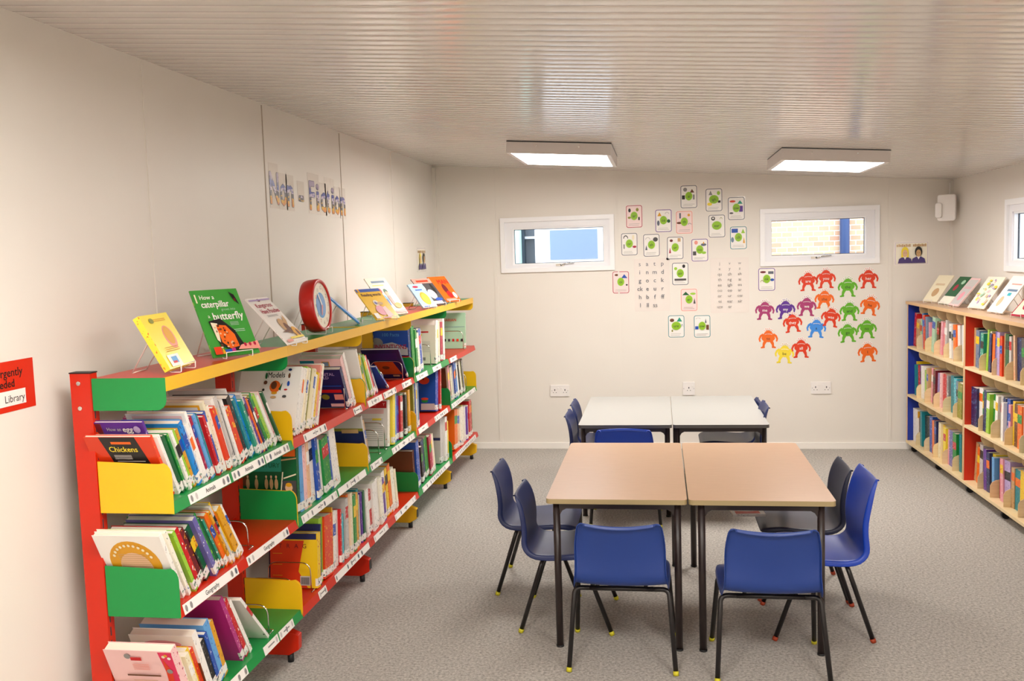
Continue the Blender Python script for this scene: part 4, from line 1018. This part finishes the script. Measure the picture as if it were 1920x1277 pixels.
lrun(4, 2, 'brown:28:1.3 pink:28:1.3 black:26:1 cream:26:1 palegrey:27:1 blue:29:1.2 skyblue:28:.8 white:28:1 palegreen:30:1 black:26:.7 ivory:28:1 olive:27:.8 grey:28:1', 6.768, 7.40, 9, 18, wd=(.22, .25))
lrun(4, 3, 'orange:31:1.6 peach:30:1.2 ivory:30:1.6 yellow:30:1 white:28:1.2 purple:27:.7 white:27:1 red:30:1.6 green:27:1', 6.95, 7.66, -5, 1, wd=(.23, .26))

def bookend(y, t, label, h=.115, w=.20, x1=-1.566):
    root = empty('wire_bookend', (x1, y, ST[t])); tag(root, label, 'bookend', 'wire bookends on the metal shelving')
    g = G(); r = .0026
    g.tube(fillet([(-w, 0, .004), (-w, 0, h), (0, 0, h), (0, 0, .004)], .045, 6), r, M_chrome, 8); g.build('loop', root)
    g = G(); g.tube(fillet([(-w, 0, .0035), (-w, .05, .0035), (0, .05, .0035), (0, 0, .0035)], .01, 3), r * .9, M_chrome, 6); g.build('base_wire', root)
bookend(3.315, 2, 'chrome wire bookend at the end of the nearest bay middle shelf books')
bookend(3.455, 3, 'chrome wire bookend on the nearest bay bottom shelf', .125)
bookend(3.80, 3, 'nearer chrome wire bookend on the second bay bottom shelf', .11, x1=-1.60)
bookend(3.925, 3, 'farther chrome wire bookend before the yellow book, bottom shelf', .14)
bookend(4.49, 1, 'chrome wire bookend in front of the DIGITAL WORLD book', .14)
bookend(5.275, 1, 'chrome wire bookend beside the slumped blue book, third bay', .10, x1=-1.60)
bookend(5.575, 1, 'chrome wire bookend in front of the leaning navy book', .12)
bookend(5.02, 2, 'nearer chrome wire bookend on the third bay middle shelf', .14, .22)
bookend(5.14, 2, 'farther chrome wire bookend on the third bay middle shelf', .16, .22)
bookend(6.30, 1, 'chrome wire bookend in front of the ivory leaflet, fourth bay', .15)
bookend(7.40, 1, 'chrome wire bookend in front of the LIBRARIAN book', .15)
bookend(7.455, 2, 'chrome wire bookend near the far end of the middle shelf', .14)

# ------------------------------------------------------------------ books on easels
def display(x, y, yaw, tilt, w, h, t, zs, col, label, deco, easel_label, ez=True, rev=False):
    base = Matrix.Translation((x, y, zs)) @ Matrix.Rotation(yaw, 4, 'Z')      # local x = normal, y = right
    z0 = .007 + t * sin(tilt)
    Mx = base @ Matrix.Translation((0, 0, z0)) @ Matrix.Rotation(-tilt, 4, 'Y') @ Matrix.Translation((-t, -w / 2, 0))
    book(Mx, t, w, h, col, label, 'books displayed on easels', deco, 'x1', None, False)
    if ez:
        root = empty('book_easel', matrix=base); tag(root, easel_label, 'book stand', 'wire book easels')
        g = G(); r = .0019; up = Vector((-sin(tilt), 0, cos(tilt))); nb = Vector((-cos(tilt), 0, -sin(tilt)))
        off = (t + .004); p0 = Vector((0, 0, z0)) + nb * off; e = w * .28
        zf = .0025
        for s in (-1, 1):
            Y = Vector((0, s * e, 0))
            top = p0 + up * (h * .62) + Y
            b0 = Vector((p0.x + .002, 0, max(.0035, p0.z - .003))) + Y
            foot = Vector((top.x - (top.z) * .62, s * e * .9, zf))
            g.tube(fillet([Vector((.016, 0, .026)) + Y, Vector((.016, 0, zf)) + Y, Vector((p0.x * .5, 0, zf)) + Y, b0, top, foot], .004, 2), r, M_wwire, 6)
        g.tube([Vector((.016, -e, .026)), Vector((.016, e, .026))], r, M_wwire, 6)
        g.tube([p0 + up * (h * .62) + Vector((0, -e, 0)), p0 + up * (h * .62) + Vector((0, e, 0))], r, M_wwire, 6)
        ft = p0 + up * (h * .62)
        g.tube([Vector((ft.x - ft.z * .62, -e * .9, zf)), Vector((ft.x - ft.z * .62, e * .9, zf))], r, M_wwire, 6)
        g.build('wire_frame', root)
def c_yel(d, w, h):
    d.ell(w * .62, h * .55, w * .18, h * .22, 'salmon', 18); d.ell(w * .62, h * .58, w * .14, h * .17, 'gold', 16); d.lines(w * .3, w * .8, h * .86, h * .92, 2, 'gold', .5); d.ell(w * .3, h * .88, w * .08, h * .05, 'olive', 10)
    d.rect(w * .12, h * .03, w * .52, h * .24, 'white'); d.rect(w * .22, h * .08, w * .42, h * .20, 'skyblue'); d.rect(w * .22, h * .08, w * .36, h * .12, 'red'); d.lines(w * .2, w * .7, h * .30, h * .40, 3, 'gold', .3)
def c_but(d, w, h):
    d.text('How a', w * .30, h * .885, .026, 'white', w * .3, .0004); d.text('caterpillar', w * .42, h * .775, .038, 'white', w * .58, .0010); d.text('grows into', w * .66, h * .69, .016, 'palegreen', w * .3)
    d.text('a', w * .20, h * .60, .022, 'white'); d.text('butterfly', w * .60, h * .585, .044, 'white', w * .64, .0011)
    d.rect(w * .04, h * .80, w * .07, h * .93, 'cream'); d.poly([(w * .78, h * .95), (w * .88, h * .90), (w * .93, h * .74), (w * .84, h * .82)], 'black'); d.ell(w * .86, h * .82, w * .02, h * .03, 'maroon', 8)
    d.lines(w * .58, w * .76, h * .44, h * .50, 3, 'palegreen', .4); d.lines(w * .58, w * .84, h * .34, h * .39, 2, 'palegreen', .4)
    d.poly([(w * .14, h * .52), (w * .40, h * .55), (w * .62, h * .36), (w * .74, h * .08), (w * .46, h * .06), (w * .22, h * .16)], 'black')
    d.poly([(w * .17, h * .50), (w * .30, h * .48), (w * .24, h * .20), (w * .19, h * .24)], 'cream'); d.poly([(w * .26, h * .46), (w * .46, h * .44), (w * .58, h * .30), (w * .60, h * .12), (w * .40, h * .10), (w * .27, h * .20)], 'orange')
    r = random.Random(3)
    for _ in range(34):
        u, v = r.uniform(.20, .60), r.uniform(.12, .50)
        if v < .62 - u * .55: d.ell(w * u, h * v, w * r.uniform(.012, .03), h * r.uniform(.01, .02), r.choice(('black', 'cream', 'brown', 'redorange', 'peach')), 7)
    d.poly([(w * .52, h * .06), (w * .60, h * .12), (w * .98, h * .16), (w * .99, h * .04)], 'salmon')
    for k in range(7): d.ell(w * (.64 + .05 * k), h * (.10 + .02 * (k % 2)), w * .028, h * .03, 'crimson' if k % 2 else 'salmon', 8)
    d.rect(w * .01, h * .01, w * .16, h * .12, 'redorange'); d.poly([(w * .16, h * .01), (w * .24, h * .01), (w * .18, h * .10)], 'gold'); d.rect(w * .22, h * .02, w * .40, h * .07, 'blue'); d.rect(w * .36, h * .02, w * .44, h * .08, 'magenta')
def c_kan(d, w, h):
    d.text('Kangaroos', w * .50, h * .83, .034, 'crimson', w * .74, .0008); d.text('Have Pouches', w * .55, h * .70, .034, 'crimson', w * .82, .0008); d.ell(w * .45, h * .94, w * .07, h * .03, 'maroon', 10); d.rect(w * .02, h * .93, w * .98, h * .96, 'lilac')
    d.lines(w * .2, w * .7, h * .58, h * .63, 2, 'grey', .3); d.ell(w * .54, h * .36, w * .17, h * .16, 'tan', 16); d.ell(w * .60, h * .30, w * .10, h * .12, 'brown', 12); d.poly([(w * .62, h * .44), (w * .84, h * .58), (w * .82, h * .46), (w * .70, h * .36)], 'tan')
    d.ell(w * .80, h * .2, w * .14, h * .12, 'gold', 12); d.ell(w * .84, h * .18, w * .05, h * .08, 'brown', 10); d.poly([(w * .2, h * .24), (w * .5, h * .28), (w * .5, h * .22)], 'brown'); d.rect(w * .3, h * .08, w * .95, h * .12, 'cover_yellow'); d.rect(w * .05, h * .03, w * .3, h * .08, 'salmon')
def c_wash(d, w, h):
    d.rect(0, h * .90, w, h, 'blue'); d.rect(w * .06, h * .90, w * .14, h, 'gold'); d.text('Reading words', w * .50, h * .80, .030, 'brown', w * .80, .0010); d.ell(w * .46, h * .52, w * .11, h * .10, 'cream', 16); d.ell(w * .44, h * .52, w * .05, h * .05, 'violet', 10)
    d.ell(w * .46, h * .28, w * .20, h * .16, 'pink', 16); d.ell(w * .60, h * .50, w * .12, h * .05, 'tan', 12); d.poly([(w * .55, h * .05), (w * .8, h * .10), (w * .72, h * .40), (w * .56, h * .36)], 'palepink'); d.rect(w * .04, h * .03, w * .22, h * .2, 'white'); d.rect(w * .36, h * .02, w * .66, h * .06, 'pink')
def c_fam(d, w, h):
    d.lines(w * .2, w * .85, h * .86, h * .92, 1, 'greyblue', .9); d.rect(w * .15, h * .78, w * .7, h * .80, 'cover_yellow'); d.ell(w * .34, h * .64, w * .09, h * .08, 'red', 12); d.ell(w * .60, h * .62, w * .09, h * .07, 'darkgreen', 12); d.ell(w * .60, h * .56, w * .08, h * .06, 'peach', 12)
    d.rect(w * .54, h * .26, w * .68, h * .50, 'salmon'); d.ell(w * .38, h * .40, w * .12, h * .12, 'skyblue', 14); d.ell(w * .40, h * .32, w * .06, h * .10, 'blue', 12); d.ell(w * .75, h * .22, w * .18, h * .08, 'gold', 12); d.rect(w * .4, h * .02, w * .98, h * .09, 'salmon')
def c_hen(d, w, h):
    d.ell(w * .40, h * .88, w * .20, h * .05, 'crimson', 14); d.lines(w * .25, w * .72, h * .72, h * .78, 1, 'blue', .8); d.ell(w * .56, h * .38, w * .28, h * .27, 'gold', 20); d.ell(w * .58, h * .34, w * .24, h * .24, 'cover_yellow', 20); d.rect(0, 0, w, h * .10, 'ivory'); d.rect(w * .1, h * .02, w * .5, h * .06, 'blue')
def c_cow(d, w, h):
    d.rect(0, h * .82, w, h, 'salmon'); d.lines(w * .18, w * .84, h * .87, h * .95, 1, 'redorange', .9); d.rect(0, 0, w, h * .82, 'darkgrey'); d.ell(w * .55, h * .40, w * .2, h * .18, 'white', 14); d.ell(w * .3, h * .65, w * .1, h * .12, 'ivory', 12); d.ell(w * .8, h * .6, w * .08, h * .2, 'black', 12); d.rect(w * .2, h * .03, w * .8, h * .14, 'palepink'); d.ell(w * .7, h * .2, w * .2, h * .06, 'blue', 10)
def c_man(d, w, h):
    d.text('MAN', w * .66, h * .78, .060, 'red', w * .60, .0025); d.ell(w * .55, h * .50, w * .13, h * .20, 'maroon', 14); d.ell(w * .60, h * .28, w * .14, h * .14, 'red', 12); d.ell(w * .85, h * .24, w * .10, h * .12, 'white', 12); d.rect(w * .2, h * .03, w * .8, h * .12, 'salmon')
ZC = ST[0]
display(-1.586, 2.949, .10, .50, .215, .200, .022, ZC, 'cover_yellow', 'thick yellow book on a white easel at the near end', c_yel, 'white wire easel under the yellow book')
display(-1.576, 3.338, -.525, .494, .205, .280, .006, ZC, 'grassg', 'green caterpillar and butterfly book standing on an easel', c_but, 'white wire easel under the green butterfly book')
display(-1.521, 3.812, -.042, .755, .200, .265, .006, ZC, 'white', 'white kangaroo book lying back on an easel', c_kan, 'white wire easel under the kangaroo book')
display(-1.625, 4.965, .33, .82, .20, .245, .007, ZC, 'brightblue', 'blue-edged book seen edge-on behind the red clock', None, 'white wire easel under the blue-edged book')
display(-1.525, 5.187, -.483, .771, .190, .238, .006, ZC, 'sunny', 'yellow book with a long-eared animal on its cover', c_wash, 'white wire easel under the yellow animal book')
display(-1.590, 5.630, -.353, .663, .205, .284, .006, ZC, 'ivory', 'cream picture book standing behind the yellow animal book', c_fam, 'white wire easel under the cream picture book')
display(-1.545, 6.271, -.312, .65, .180, .199, .010, ZC, 'skypale', 'pale blue book with a yellow shape, on the red panel', c_hen, 'white wire easel under the pale blue book')
display(-1.560, 6.600, -.452, .75, .200, .255, .006, ZC, 'darkgrey', 'dark picture book with a salmon header, between two others', c_cow, 'white wire easel under the dark picture book')
display(-1.545, 6.990, -.466, .705, .203, .249, .008, ZC, 'orange', 'orange book reading MAN, farthest on the left shelving', c_man, 'white wire easel under the orange book')

# clock on its easel
base = Matrix.Translation((-1.600, 4.375, ZC)) @ Matrix.Rotation(.0, 4, 'Z')
RC = .128; tl = .10
Mx = base @ Matrix.Translation((0, 0, .012)) @ Matrix.Rotation(-tl, 4, 'Y') @ Matrix.Translation((0, 0, RC))
root = empty('clock', matrix=Mx); tag(root, 'round red-rimmed teaching clock standing on the green panel', 'clock')
g = G(); ring = []; N_ = 48
prof = [(-.072, RC - .012), (-.070, RC - .004), (-.055, RC), (-.006, RC), (0, RC - .004), (0, RC - .016), (-.006, RC - .018)]
vs = [(p[0], p[1] * cos(2 * pi * k / N_), p[1] * sin(2 * pi * k / N_)) for k in range(N_) for p in prof]; m = len(prof)
g.add(vs, [(k * m + j, k * m + j + 1, ((k + 1) % N_) * m + j + 1, ((k + 1) % N_) * m + j) for k in range(N_) for j in range(m - 1)], mat('red_clock_plastic', '#c21c14', .3), True)
g.add([(-.072, (RC - .012) * cos(2 * pi * k / N_), (RC - .012) * sin(2 * pi * k / N_)) for k in range(N_)], [list(range(N_))], mat('red_clock_plastic'))
g.build('case', root)
d = Deco((-.008, 0, 0), (0, 1, 0), (0, 0, 1), (1, 0, 0), .0005)
d.ell(0, 0, RC - .017, RC - .017, 'ivory', 40); d.ell(-.004, 0, .062, .062, 'skyblue', 30); d.ell(-.004, 0, .055, .055, 'clockblue', 30)
for k in range(12):
    a = radians(90 - 30 * (k + 1)); d.text(str(k + 1), cos(a) * .085, sin(a) * .085, .026, ('redorange', 'navy', 'brown')[k % 3])
d.build('face', root)
g = G(); g.prism([(-.006, 0), (.006, 0), (.0035, .070), (-.0035, .070)], (-.0035, 0, 0), (0, cos(.55), sin(.55)), (0, -sin(.55), cos(.55)), (1, 0, 0), .001, pmat('white')); g.build('minute_hand', root)
g = G(); g.prism([(-.006, 0), (.006, 0), (.004, .050), (-.004, .050)], (-.002, 0, 0), (0, cos(2.75), sin(2.75)), (0, -sin(2.75), cos(2.75)), (1, 0, 0), .001, pmat('salmon')); g.build('hour_hand', root)
root = empty('book_easel', matrix=base); tag(root, 'white wire easel holding the red clock', 'book stand', 'wire book easels')
g = G()
for s in (-1, 1):
    g.tube(fillet([(.014, s * .045, .030), (.014, s * .045, .0025), (-.086, s * .045, .0025), (-.098, s * .045, .15), (-.17, s * .04, .0025)], .004, 2), .0019, M_wwire, 6)
g.tube([(.014, -.045, .030), (.014, .045, .030)], .0019, M_wwire, 6); g.tube([(-.098, -.045, .15), (-.098, .045, .15)], .0019, M_wwire, 6); g.build('wire_frame', root)

# ------------------------------------------------------------------ right bookcase
phi = math.atan(.02)
CO = Vector((2.0, 8.12, 0)); CA = -pi / 2 + phi       # local x = along the front toward the camera, local y = depth, z up
CMx = Matrix.Translation(CO) @ Matrix.Rotation(CA, 4, 'Z')
case = empty('bookcase', matrix=CMx); tag(case, 'birch plywood bookcase with blue and red panels along the right wall', 'bookcase')
DP = .285; LEN = 2.76; SV = {1: .872, 2: .474, 3: .088}; TOPZ = 1.237
g = G(); g.box((-.012, -.008, TOPZ - .022), (LEN + .012, DP, TOPZ), M_beech); g.box((-.013, -.012, TOPZ - .023), (LEN + .013, -.008, TOPZ + .0005), M_plyedge); g.build('top_panel', case, bevel=.0015)
g = G(); g.box((-.005, -.006, .066), (LEN + .005, DP, .088), M_ply); g.build('base_panel', case, bevel=.002)
for s0, s1, c in ((0, .018, M_bluenb), (1.365, 1.381, M_ply), (1.381, 1.397, M_rednb), (LEN - .018, LEN, M_bluenb)):
    g = G(); g.box((s0, .001, .088), (s1, DP, TOPZ - .022), c); g.box((s0, -.002, .088), (s1, .001, TOPZ - .022), M_plyedge); g.build('upright_panel', case)
g = G(); g.box((.018, DP - .006, .088), (LEN - .018, DP, TOPZ - .022), M_ply); g.build('back_panel', case)
for t in (1, 2):
    for a, b in ((.018, 1.365), (1.397, LEN - .018)):
        g = G(); g.box((a, -.004, SV[t] - .018), (b, DP - .006, SV[t]), M_ply); g.build('shelf', case, bevel=.002)
def caster(s, dd):
    g = G(); g.tube([(s - .014, dd, .024), (s + .014, dd, .024)], .024, M_black, 14); g.box((s - .02, dd - .018, .040), (s + .02, dd + .018, .066), M_black); g.build('caster', case)
for s in (.06, .70, 1.38, 2.02, 2.70):
    for dd in (.045, .235): caster(s, dd)
def divider(s, t):
    z0 = SV[t]; z1 = (TOPZ - .022) if t == 1 else SV[t - 1] - .018; H = z1 - z0
    pts = [(.012, z0), (DP - .008, z0), (DP - .008, z1), (.030, z1)]
    pts += [(.030, z1 - .035)] + [(.030 + .085 * (1 - cos(radians(a))), z1 - .035 - .060 * sin(radians(a))) for a in (20, 40, 60, 80)]
    pts += [(.150, z1 - .10), (.160, z0 + .20), (.130, z0 + .145), (.090, z0 + .118), (.05, z0 + .112), (.024, z0 + .098), (.012, z0 + .075)]
    g = G(); g.prism(pts, (s, 0, 0), (0, 1, 0), (0, 0, 1), (1, 0, 0), .006, M_ply, M_plyedge); g.build('divider', case)
DV = [.135, .27, .48, .71, .94, 1.165]; DV = [.15, .36, .585, .81, 1.035, 1.235]
DV = [.22, .44, .665, .89, 1.115]
DV2 = [1.397 + .225 * (k + 1) for k in range(5)]
for t in (1, 2, 3):
    for s in DV + DV2: divider(s, t)
def RF(s, z, f): return CMx @ Matrix.Translation((s, .050 + f, z))
rc = {}
def comp(b, k, t, items, l0=0, l1=0, fill=1.0, **kw):
    ed = ([.018] + [s + .006 for s in DV], DV + [1.365]) if b == 0 else ([1.397] + [s + .006 for s in DV2], DV2 + [LEN - .018])
    a, e = ed[0][k] + .002, ed[1][k] - .002
    hh = .24
    room = max(0, hh * tan(radians(max(l0, l1, 0)))); room2 = max(0, hh * tan(radians(-min(l0, l1, 0))))
    e2 = a + (e - a) * fill
    c = rc.setdefault((b, t), [0])
    run(RF, items, a + room, e2 - room2, l0, l1, SV[t], 'from far end, %s shelf, %s bay, wooden bookcase' % (TN[t], 'far' if b == 0 else 'near'), c, 'books in the wooden bookcase', b * 100 + k * 11 + t, side='x1', sticker=False, wd=(.17, .20), front=(-.012, .016), **kw)
def d_blackbk(d, w, h): d.text('11', w * .5, h * .85, .04, 'palegrey'); d.rect(0, 0, w, h * .18, 'red')
def d_multi(d, w, h): d.rect(0, h * .75, w * .5, h * .95, 'gold'); d.rect(w * .5, h * .70, w, h * .9, 'cyan'); d.ell(w * .4, h * .5, w * .2, h * .1, 'pink', 12); d.rect(0, 0, w, h * .3, 'brown')
def d_flow(d, w, h): d.ell(w * .5, h * .7, w * .2, h * .1, 'red', 12); d.ell(w * .5, h * .45, w * .25, h * .12, 'green', 12); d.ell(w * .6, h * .2, w * .15, h * .07, 'skyblue', 12)
def d_dark(d, w, h): d.rect(w * .55, h * .35, w * .95, h * .95, 'peppergreen'); d.ell(w * .7, h * .2, w * .2, h * .1, 'olive', 12)
def d_plaid(d, w, h):
    for k in range(6): d.rect(0, h * (.1 + .15 * k), w, h * (.16 + .15 * k), 'lilac' if k % 2 else 'violet')
comp(0, 0, 1, 'red:27:1 tan:22:1.4 palegreen:23:.7', -8, -6)
comp(0, 1, 1, 'brightblue:28:.8 redorange:27:1 greyblue:26:1 pink:22:.8', 6, 4)
comp(0, 2, 1, 'cream:27:1 palegreen:27:1.4 brown:24:1', -7, -6)
comp(0, 3, 1, 'pink:25:1 salmon:24:.8 maroon:24:1.2 palegrey:27:.8', -6, -4)
comp(0, 4, 1, 'white:25:1 palegrey:24:.8 orange:25:1.2 white:25:1', 2, 4)
comp(0, 5, 1, 'navy:26:1 white:26:2.6 gold:27:.8 white:25:1', 3, 3)
comp(0, 0, 2, 'yellow:27:.8 teal:25:1 red:25:1.4 purple:26:.8', 3, 4)
comp(0, 1, 2, 'white:26:1.3 grey:25:.6 lime:24:.7 tan:26:.8', 2, 2)
comp(0, 2, 2, 'pink:27:.7 cover_yellow:27:1.1 maroon:27:1 lilac:25:.8', -3, -4)
comp(0, 3, 2, 'palepink:26:.9 red:26:2 grey:26:.8', -1, 1, decos={1: lambda d, w, h: d.rect(0, 0, w, h * .4, 'green')})
comp(0, 4, 2, 'teal:27:1 cyan:26:1.1 greyblue:25:.8', 2, 4)
comp(0, 5, 2, 'olive:25:2.2 brown:24:.8 white:25:1 violet:25:1.4', -3, -2)
comp(0, 0, 3, 'white:27:2 brown:22:1', 2, 2, decos={0: d_multi, 1: d_multi}, featured={0: 'white bright-patterned book in the far bottom corner of the wooden bookcase'})
comp(0, 1, 3, 'teal:28:.7 black:25:2.2', 3, 3, decos={1: d_blackbk}, featured={1: 'black book with 11 on it, bottom shelf of the wooden bookcase'})
comp(0, 2, 3, 'blue:28:1.6 orange:26:1.4 navy:27:1', 2, 3)
comp(0, 3, 3, 'cream:27:.8 yellow:26:1.2 cover_yellow:26:.8', -2, 0)
comp(0, 4, 3, 'pink:26:.6 violet:26:2.2 green:26:1.6', 0, 1, decos={1: d_plaid})
comp(0, 5, 3, 'teal:27:.8 yellow:27:1.1 navy:26:1 green:26:1.1', 2, 2)
comp(1, 0, 1, 'tan:26:.8 black:26:.6 greyblue:25:1.4 skyblue:24:.8 peppergreen:24:1.2', -1, -2)
comp(1, 1, 1, 'lime:27:.9 cream:26:.8 navy:25:1.2 orange:25:1.3 violet:27:.8', -6, -1)
comp(1, 2, 1, 'lilac:27:1 redorange:25:.8 tan:27:1.1 darkgreen:27:1.2 palegrey:26:.8', 0, 0)
comp(1, 3, 1, 'peach:27:.6 navy:26:3 darkgrey:27:1', 3, 3, decos={1: d_dark})
comp(1, 4, 1, 'olive:26:1 white:27:1 red:25:1 blue:26:1', 2, 0)
comp(1, 5, 1, 'cream:26:1 teal:27:1 pink:25:1 white:27:1')
comp(1, 0, 2, 'navy:26:1.8 white:27:1.2 green:25:.8', 0, 0, decos={0: d_flow}, featured={0: 'navy flower-patterned book leaning by the red panel, wooden bookcase'})
comp(1, 1, 2, 'navy:27:1 lime:26:1 green:26:1 white:26:.8', -3, -4)
comp(1, 2, 2, 'palegrey:27:.9 navy:26:1 white:24:.8 blue:27:1.2 pink:24:.8', -2, 0)
comp(1, 3, 2, 'yellow:27:.7 brown:26:1.2 orange:26:1.2 white:27:1', 0, 0)
comp(1, 4, 2, 'teal:27:1 skyblue:27:1 red:26:1.4 purple:25:.8', 0, 2)
comp(1, 5, 2, 'orange:26:1.6 white:27:1 violet:25:1')
comp(1, 0, 3, 'tan:27:.8 orange:25:.8 palegrey:28:.9', -8, -2)
comp(1, 1, 3, 'purple:27:1 navy:26:1 cover_yellow:26:1 skyblue:25:.8', 3, 2)
comp(1, 2, 3, 'crimson:25:1.2 pink:27:1 lilac:27:2', 2, 3)
comp(1, 3, 3, 'tan:25:.9 teal:25:1.6 yellow:26:1.6', 0, -1, featured={2: 'yellow and red book, thickest in its slot, bottom shelf by the frame edge'})
comp(1, 4, 3, 'violet:27:.8 gold:26:1.6 cyan:24:1', 1, 1)
comp(1, 5, 3, 'white:26:1 red:25:1')

def r_page(c1, c2):
    def f(d, w, h): d.rect(w * .06, h * .06, w * .94, h * .94, c1); d.lines(w * .2, w * .8, h * .62, h * .70, 2, c2, .5); d.ell(w * .5, h * .35, w * .2, h * .16, c2, 16)
    return f
def r_map(d, w, h):
    r = random.Random(5)
    for _ in range(26): d.ell(w * r.uniform(.12, .88), h * r.uniform(.10, .92), w * r.uniform(.03, .1), h * r.uniform(.02, .06), r.choice(('palegreen', 'palepink', 'cover_yellow', 'lilac', 'peach', 'palegrey')), 9)
def r_grn(d, w, h): d.rect(0, h * .3, w, h, 'darkgreen'); d.ell(w * .4, h * .6, w * .15, h * .12, 'crimson', 12); d.rect(0, 0, w, h * .28, 'ivory'); d.ell(w * .7, h * .8, w * .15, h * .08, 'palegreen', 12)
def r_wht(d, w, h): d.rect(w * .3, h * .58, w * .9, h * .64, 'greyblue'); d.rect(w * .3, h * .76, w * .9, h * .79, 'salmon'); d.ell(w * .35, h * .30, w * .12, h * .14, 'peach', 14); d.rect(w * .5, h * .46, w * .7, h * .54, 'cyan')
ZR2 = TOPZ
display(2.080, 7.790, 3.473, .634, .185, .248, .010, ZR2, 'cream', 'cream book on an easel, farthest on the wooden bookcase', r_page('cream', 'tan'), 'white wire easel under the farthest cream book')
display(2.105, 7.505, 3.294, .70, .180, .258, .006, ZR2, 'darkgreen', 'dark green and white book on the wooden bookcase top', r_grn, 'white wire easel under the dark green book')
display(2.100, 7.255, 3.200, .686, .180, .251, .008, ZR2, 'palepink', 'pale pink book between the green and the patterned books', r_page('palegrey', 'pink'), 'white wire easel under the pale pink book')
display(2.158, 6.950, 3.40, .639, .195, .264, .006, ZR2, 'ivory', 'white book dotted with pastel drawings on the bookcase top', r_map, 'white wire easel under the pastel-dotted book')
display(2.140, 6.520, 3.233, .633, .225, .285, .006, ZR2, 'white', 'large white book with coloured strips on the bookcase top', r_wht, 'white wire easel under the large white book')
display(2.150, 6.130, 3.30, .72, .20, .26, .008, ZR2, 'crimson', 'crimson-edged book beside the large white one', r_page('cream', 'crimson'), 'white wire easel under the crimson-edged book')
display(2.160, 5.720, 3.35, .74, .20, .26, .012, ZR2, 'olive', 'olive-edged book at the right edge of the frame', r_page('palegreen', 'olive'), 'white wire easel under the olive-edged book')

# booklets on the dark chair
def d_bl(d, w, h): d.rect(w * .1, h * .15, w * .45, h * .9, 'redorange'); d.rect(w * .55, h * .15, w * .9, h * .9, 'red'); d.ell(w * .5, h * .5, w * .1, h * .3, 'white', 10)
book(Matrix.Translation((.50, 4.70, .392)) @ Matrix.Rotation(.1, 4, 'Z') @ Matrix.Rotation(-pi / 2, 4, 'Y'), .012, .13, .16, 'palegrey', 'small red and white booklet lying on the dark chair seat', None, d_bl, 'x1', None, False)
# ------------------------------------------------------------------ done
